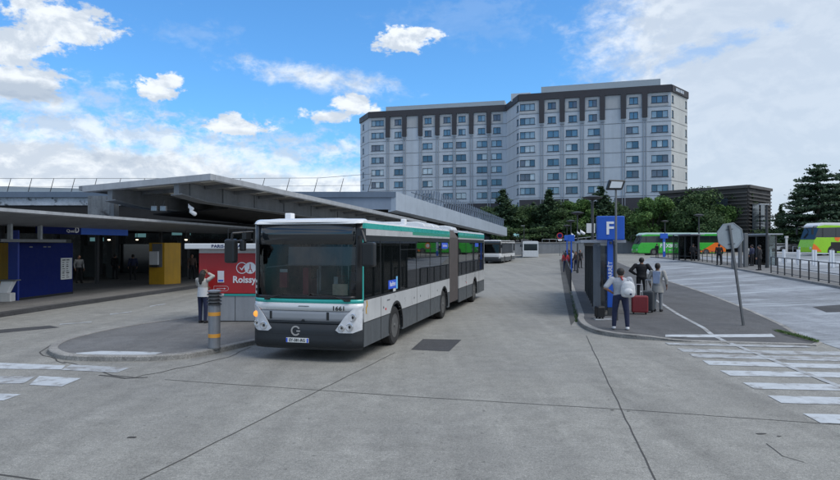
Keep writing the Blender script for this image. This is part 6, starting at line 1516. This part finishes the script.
x = pz(664, 80); zb = H(x, 80) + .12; t = empty('stop_totem', (x, 80, zb), 0, 'small far blue totem sign in front of the green coach lettering', 'totem sign')
part('sign_box', 'blue_sign', t, lambda b: b.bx(-.48, .48, -.1, .1, 2.35, 3.0), bevel=.03); part('post', 'blue_totem', t, lambda b: b.bx(-.15, .15, -.06, .06, 0, 2.349)); part('white_mark', 'sign_white', t, lambda b: b.bx(-.08, .08, -.07, -.061, .7, 1.9))
# round sign by the wall
x = pz(559.8, 104); t = empty('road_sign', (x, 104, H(x, 104)), 0, 'small round red rimmed sign at the far end of the lane', 'road sign')
part('post', 'steel_grey', t, lambda b: b.tube((0, 0, 0), (0, 0, 3.6), .05, .05, 8)); part('sign_disc', 'no_entry_red', t, lambda b: b.tube((0, -.05, 3.35), (0, -.08, 3.35), .5, .5, 24)); part('sign_face', 'navy', t, lambda b: b.tube((0, -.081, 3.35), (0, -.09, 3.35), .38, .38, 24)); part('sub_sign', 'sign_white', t, lambda b: b.bx(-.3, .35, -.08, -.05, 2.5, 2.75))
# octagonal sign seen from behind, leaning
x_, y_ = G(743.2, 325.2, .1); k_ = y_ / 630
sg = empty('octagonal_sign', (x_, y_, .1), 0, 'octagonal road sign seen from its bare grey back on a leaning post', 'road sign')
lx = (731 - 743.2) * k_; zc_ = (325.2 - 235.5) * k_; tpv = V(lx * 1.13, 0, zc_ * 1.12)
sg2 = part('post', 'steel_grey', sg, lambda b: b.bar((0, 0, 0), tpv, .075, .05)); 
Uv = tpv.normalized(); Rv = V(Uv.z, 0, -Uv.x); r_ = .395
def octo(d0, d1, rr): return lambda b: b.rings([[Uv * (zc_ / Uv.z) + Rv * math.cos(a) * rr + Uv * math.sin(a) * rr + V(0, d_, 0) for a in [PI / 8 + PI / 4 * i for i in range(8)]] for d_ in (d0, d1)])
part('sign_plate', 'sign_back', sg, octo(.045, .055, r_ + .015)); part('sign_rim', 'galvanised', sg, lambda b: [b.bar(Uv * (zc_ / Uv.z) + Rv * math.cos(a) * r_ + Uv * math.sin(a) * r_ + V(0, .035, 0), Uv * (zc_ / Uv.z) + Rv * math.cos(a + PI / 4) * r_ + Uv * math.sin(a + PI / 4) * r_ + V(0, .035, 0), .02, .02) for a in [PI / 8 + PI / 4 * i for i in range(8)]])
part('clamp', 'steel_dark', sg, lambda b: [b.bar(Uv * (zc_ + o_) - Rv * .10 + V(0, .03, 0), Uv * (zc_ + o_) + Rv * .10 + V(0, .03, 0), .03, .02) for o_ in (-.22, .22)])

# ================================================================== SHELTERS, RAILINGS
def shelter(A, B_, depth, hgt, label, panels, zb, roofover=(.1, .5), m='shelter_glass'):
    A, B_ = Vector(A), Vector(B_); t = empty('bus_shelter', (A.x, A.y, zb), 0, label, 'bus shelter'); U_ = (B_ - A).to_3d(); L_ = U_.length; U_.normalize(); I_ = V(U_.y, -U_.x, 0)
    def P(n, m_, u0, u1, d0, d1, z0, z1):
        return part(n, m_, t, lambda b: b.rings([[U_ * a + I_ * c + V(0, 0, z_) for a, c in ((u0, d0), (u1, d0), (u1, d1), (u0, d1))] for z_ in (z0, z1)]))
    for i in range(panels + 1): P('post', 'steel_dark', L_ * i / panels - .06, L_ * i / panels + .06, -.06, .06, 0, hgt)
    for i in range(panels): P('glass_panel', m, L_ * i / panels + .061, L_ * (i + 1) / panels - .061, -.02, .02, .12, hgt - .1)
    P('end_post', 'steel_dark', -.05, .05, depth * .55, depth * .55 + .1, 0, hgt); P('end_glass', m, -.02, .02, .061, depth * .55 - .01, .12, hgt - .1)
    P('roof', 'canopy_edge', -roofover[0], L_ + .3, -roofover[1], depth, hgt + .002, hgt + .10); P('roof_beam', 'steel_grey', -roofover[0] + .05, L_ + .2, -.1, .1, hgt - .12, hgt)
    P('bench', 'steel_dark', .6, L_ - .6, .25, .6, .42, .46)
    return t
sA = G(597, 313.5, .1); sB = (sA[0] + 2.3, sA[1] + 10.2)
shA = shelter(sA, sB, .95, 2.46, 'dark glass bus shelter on the median left of the blue totem', 8, .1, (.15, .55))
part('end_panel', 'shelter_grey', shA, lambda b: b.bx(-.16, .10, -.10, -.065, .12, 2.40), bevel=.005)
sC = G(679.5, 260.2, .12); yy_ = sC[1]
shelter((sC[0] + .2, yy_ + .6), (sC[0] + .9, yy_ - 2.4), 1.1, 2.6, 'glass bus shelter on the right pavement before the long green coach', 3, H(sC[0], yy_) + .12, m='clear_glass')
sD = G(737, 269, .12)
shelter((pz(768, 50), 50), (pz(746, 52.5), 52.5), 1.2, 2.55, 'glass bus shelter behind the leaning octagonal sign', 2, H(sD[0], sD[1]) + .12, (.2, .3), m='clear_glass')
for i, (px, w_) in enumerate(((736, .14), (743.5, .22), (749, .28))):
    x = pz(px, 47); o = tag(part('pillar', 'steel_grey', None, lambda b: b.bx(-w_ / 2, w_ / 2, -.12, .12, 0, 2.25 + .15 * i), loc=(x, 47.5, H(x, 47.5) + .12), bevel=.02), ['slim grey shelter pillar just right of the octagonal sign', 'middle grey pillar right of the octagonal sign', 'widest grey pillar right of the octagonal sign'][i], 'pillar', 'grey pillars behind the octagonal sign')
def railing(pts, hgt, label, dz=.12, step=1.5, rails=(1.0, .5, .12), balusters=0, m='steel_dark', r=.026, cat='railing'):
    P_ = resample(pts, step); t = empty('railing', onG(P_[0], dz), 0, label, cat); O = t.location
    b = MB()
    for i, p in enumerate(P_):
        q = Vector(onG(p, dz)) - O; part('post', m, t, lambda b: b.bar(q, q + V(0, 0, hgt), .055, .055))
    for f in rails:
        part('rail', m, t, lambda b: b.path([Vector(onG(p, dz)) - O + V(0, 0, hgt * f) for p in P_], r if f == 1.0 else r * .7, 6))
    if balusters:
        part('balusters', m, t, lambda b: [b.tube(Vector(onG(p, dz)) - O + V(0, 0, .1), Vector(onG(p, dz)) - O + V(0, 0, hgt), .011, .011, 4, False) for p in resample(pts, balusters)])
    return t
pl2 = offset(pavL, .45)
i0 = 0
railing([G(905, 300, .12), G(840, 285.2, .12), G(800, 278.0, .12), G(771, 272.8, .12)], 1.02, 'dark tubular railing along the right pavement from the lamp to the picture edge', step=1.6)
railing([G(733, 266.0, .12), G(712, 262.8, .12), G(690, 259.9, .12), G(668, 257.6, .12)], 1.05, 'dark railing along the right pavement from the octagonal sign to the small blue totem', step=2.2)
q0 = Vector(medL[6]) + far_dir * 9.5; 
railing([tuple(Vector((sB[0] - .7, sB[1] + .3)) + Vector(far_dir) * t_) for t_ in (0, 15, 30, 55)], 1.1, 'dark barred railing along the far median behind the glass shelter', dz=.1, step=1.6, rails=(1.0, .1), balusters=.28)
# white low barriers in the coach park
for i, (px, py) in enumerate(((777, 262.5), (791, 263.5), (806, 264.5), (823, 265.7), (841, 267))):
    x_, y_ = G(px, py, .05); x_ += 0; s_ = y_ / 630
    t = empty('parking_barrier', (x_, y_, H(x_, y_) + .02), R(-6), ['leftmost', 'second from left', 'middle', 'second from right', 'rightmost'][i] + ' of the white two post barriers in the coach park', 'barrier', 'white barriers in the coach park')
    for s2 in (-1, 1): part('post', 'sign_white', t, lambda b: b.bx(s2 * .55 - .07, s2 * .55 + .07, -.07, .07, 0, 1.25))
    part('plate', 'sign_white', t, lambda b: b.bx(-.35, .35, -.04, .04, .12, .45)); part('cross_rail', 'sign_white', t, lambda b: b.bx(-.479, .479, -.03, .03, .95, 1.02))
# low fence and hedge posts at the back of the coach park
b0 = G(770, 254.5); 
railing([(58, 98), (70, 97), (84, 97)], .9, 'pale low fence at the back of the coach park under the cedars', dz=.02, step=3, rails=(1.0,), m='sign_white')
for px, Y in ((786.5, 95), (702, 92)):
    pass
x = pz(786.5, 92); t = empty('ticket_post', (x, 92, H(x, 92)), 0, 'pale slim post at the back of the coach park left of the lime coach', 'post'); part('column', 'kiosk_white', t, lambda b: b.bx(-.13, .13, -.1, .1, 0, 2.2)); part('cap', 'kiosk_white', t, lambda b: b.bx(-.2, .2, -.16, .16, 2.201, 2.5))
for px, m in ((778, 'car_white'), (790, 'car_dark'), (766, 'car_dark')):
    Y = 100; c = empty('parked_car', (pz(px, Y), Y, H(pz(px, Y), Y)), R(3), {778: 'white car parked at the back of the coach park below the small conifer', 790: 'dark car parked nearest the lime coach', 766: 'dark car parked at the office corner behind the right hand lamp'}[px], 'car', 'cars parked under the cedars'); make_car(c, m)
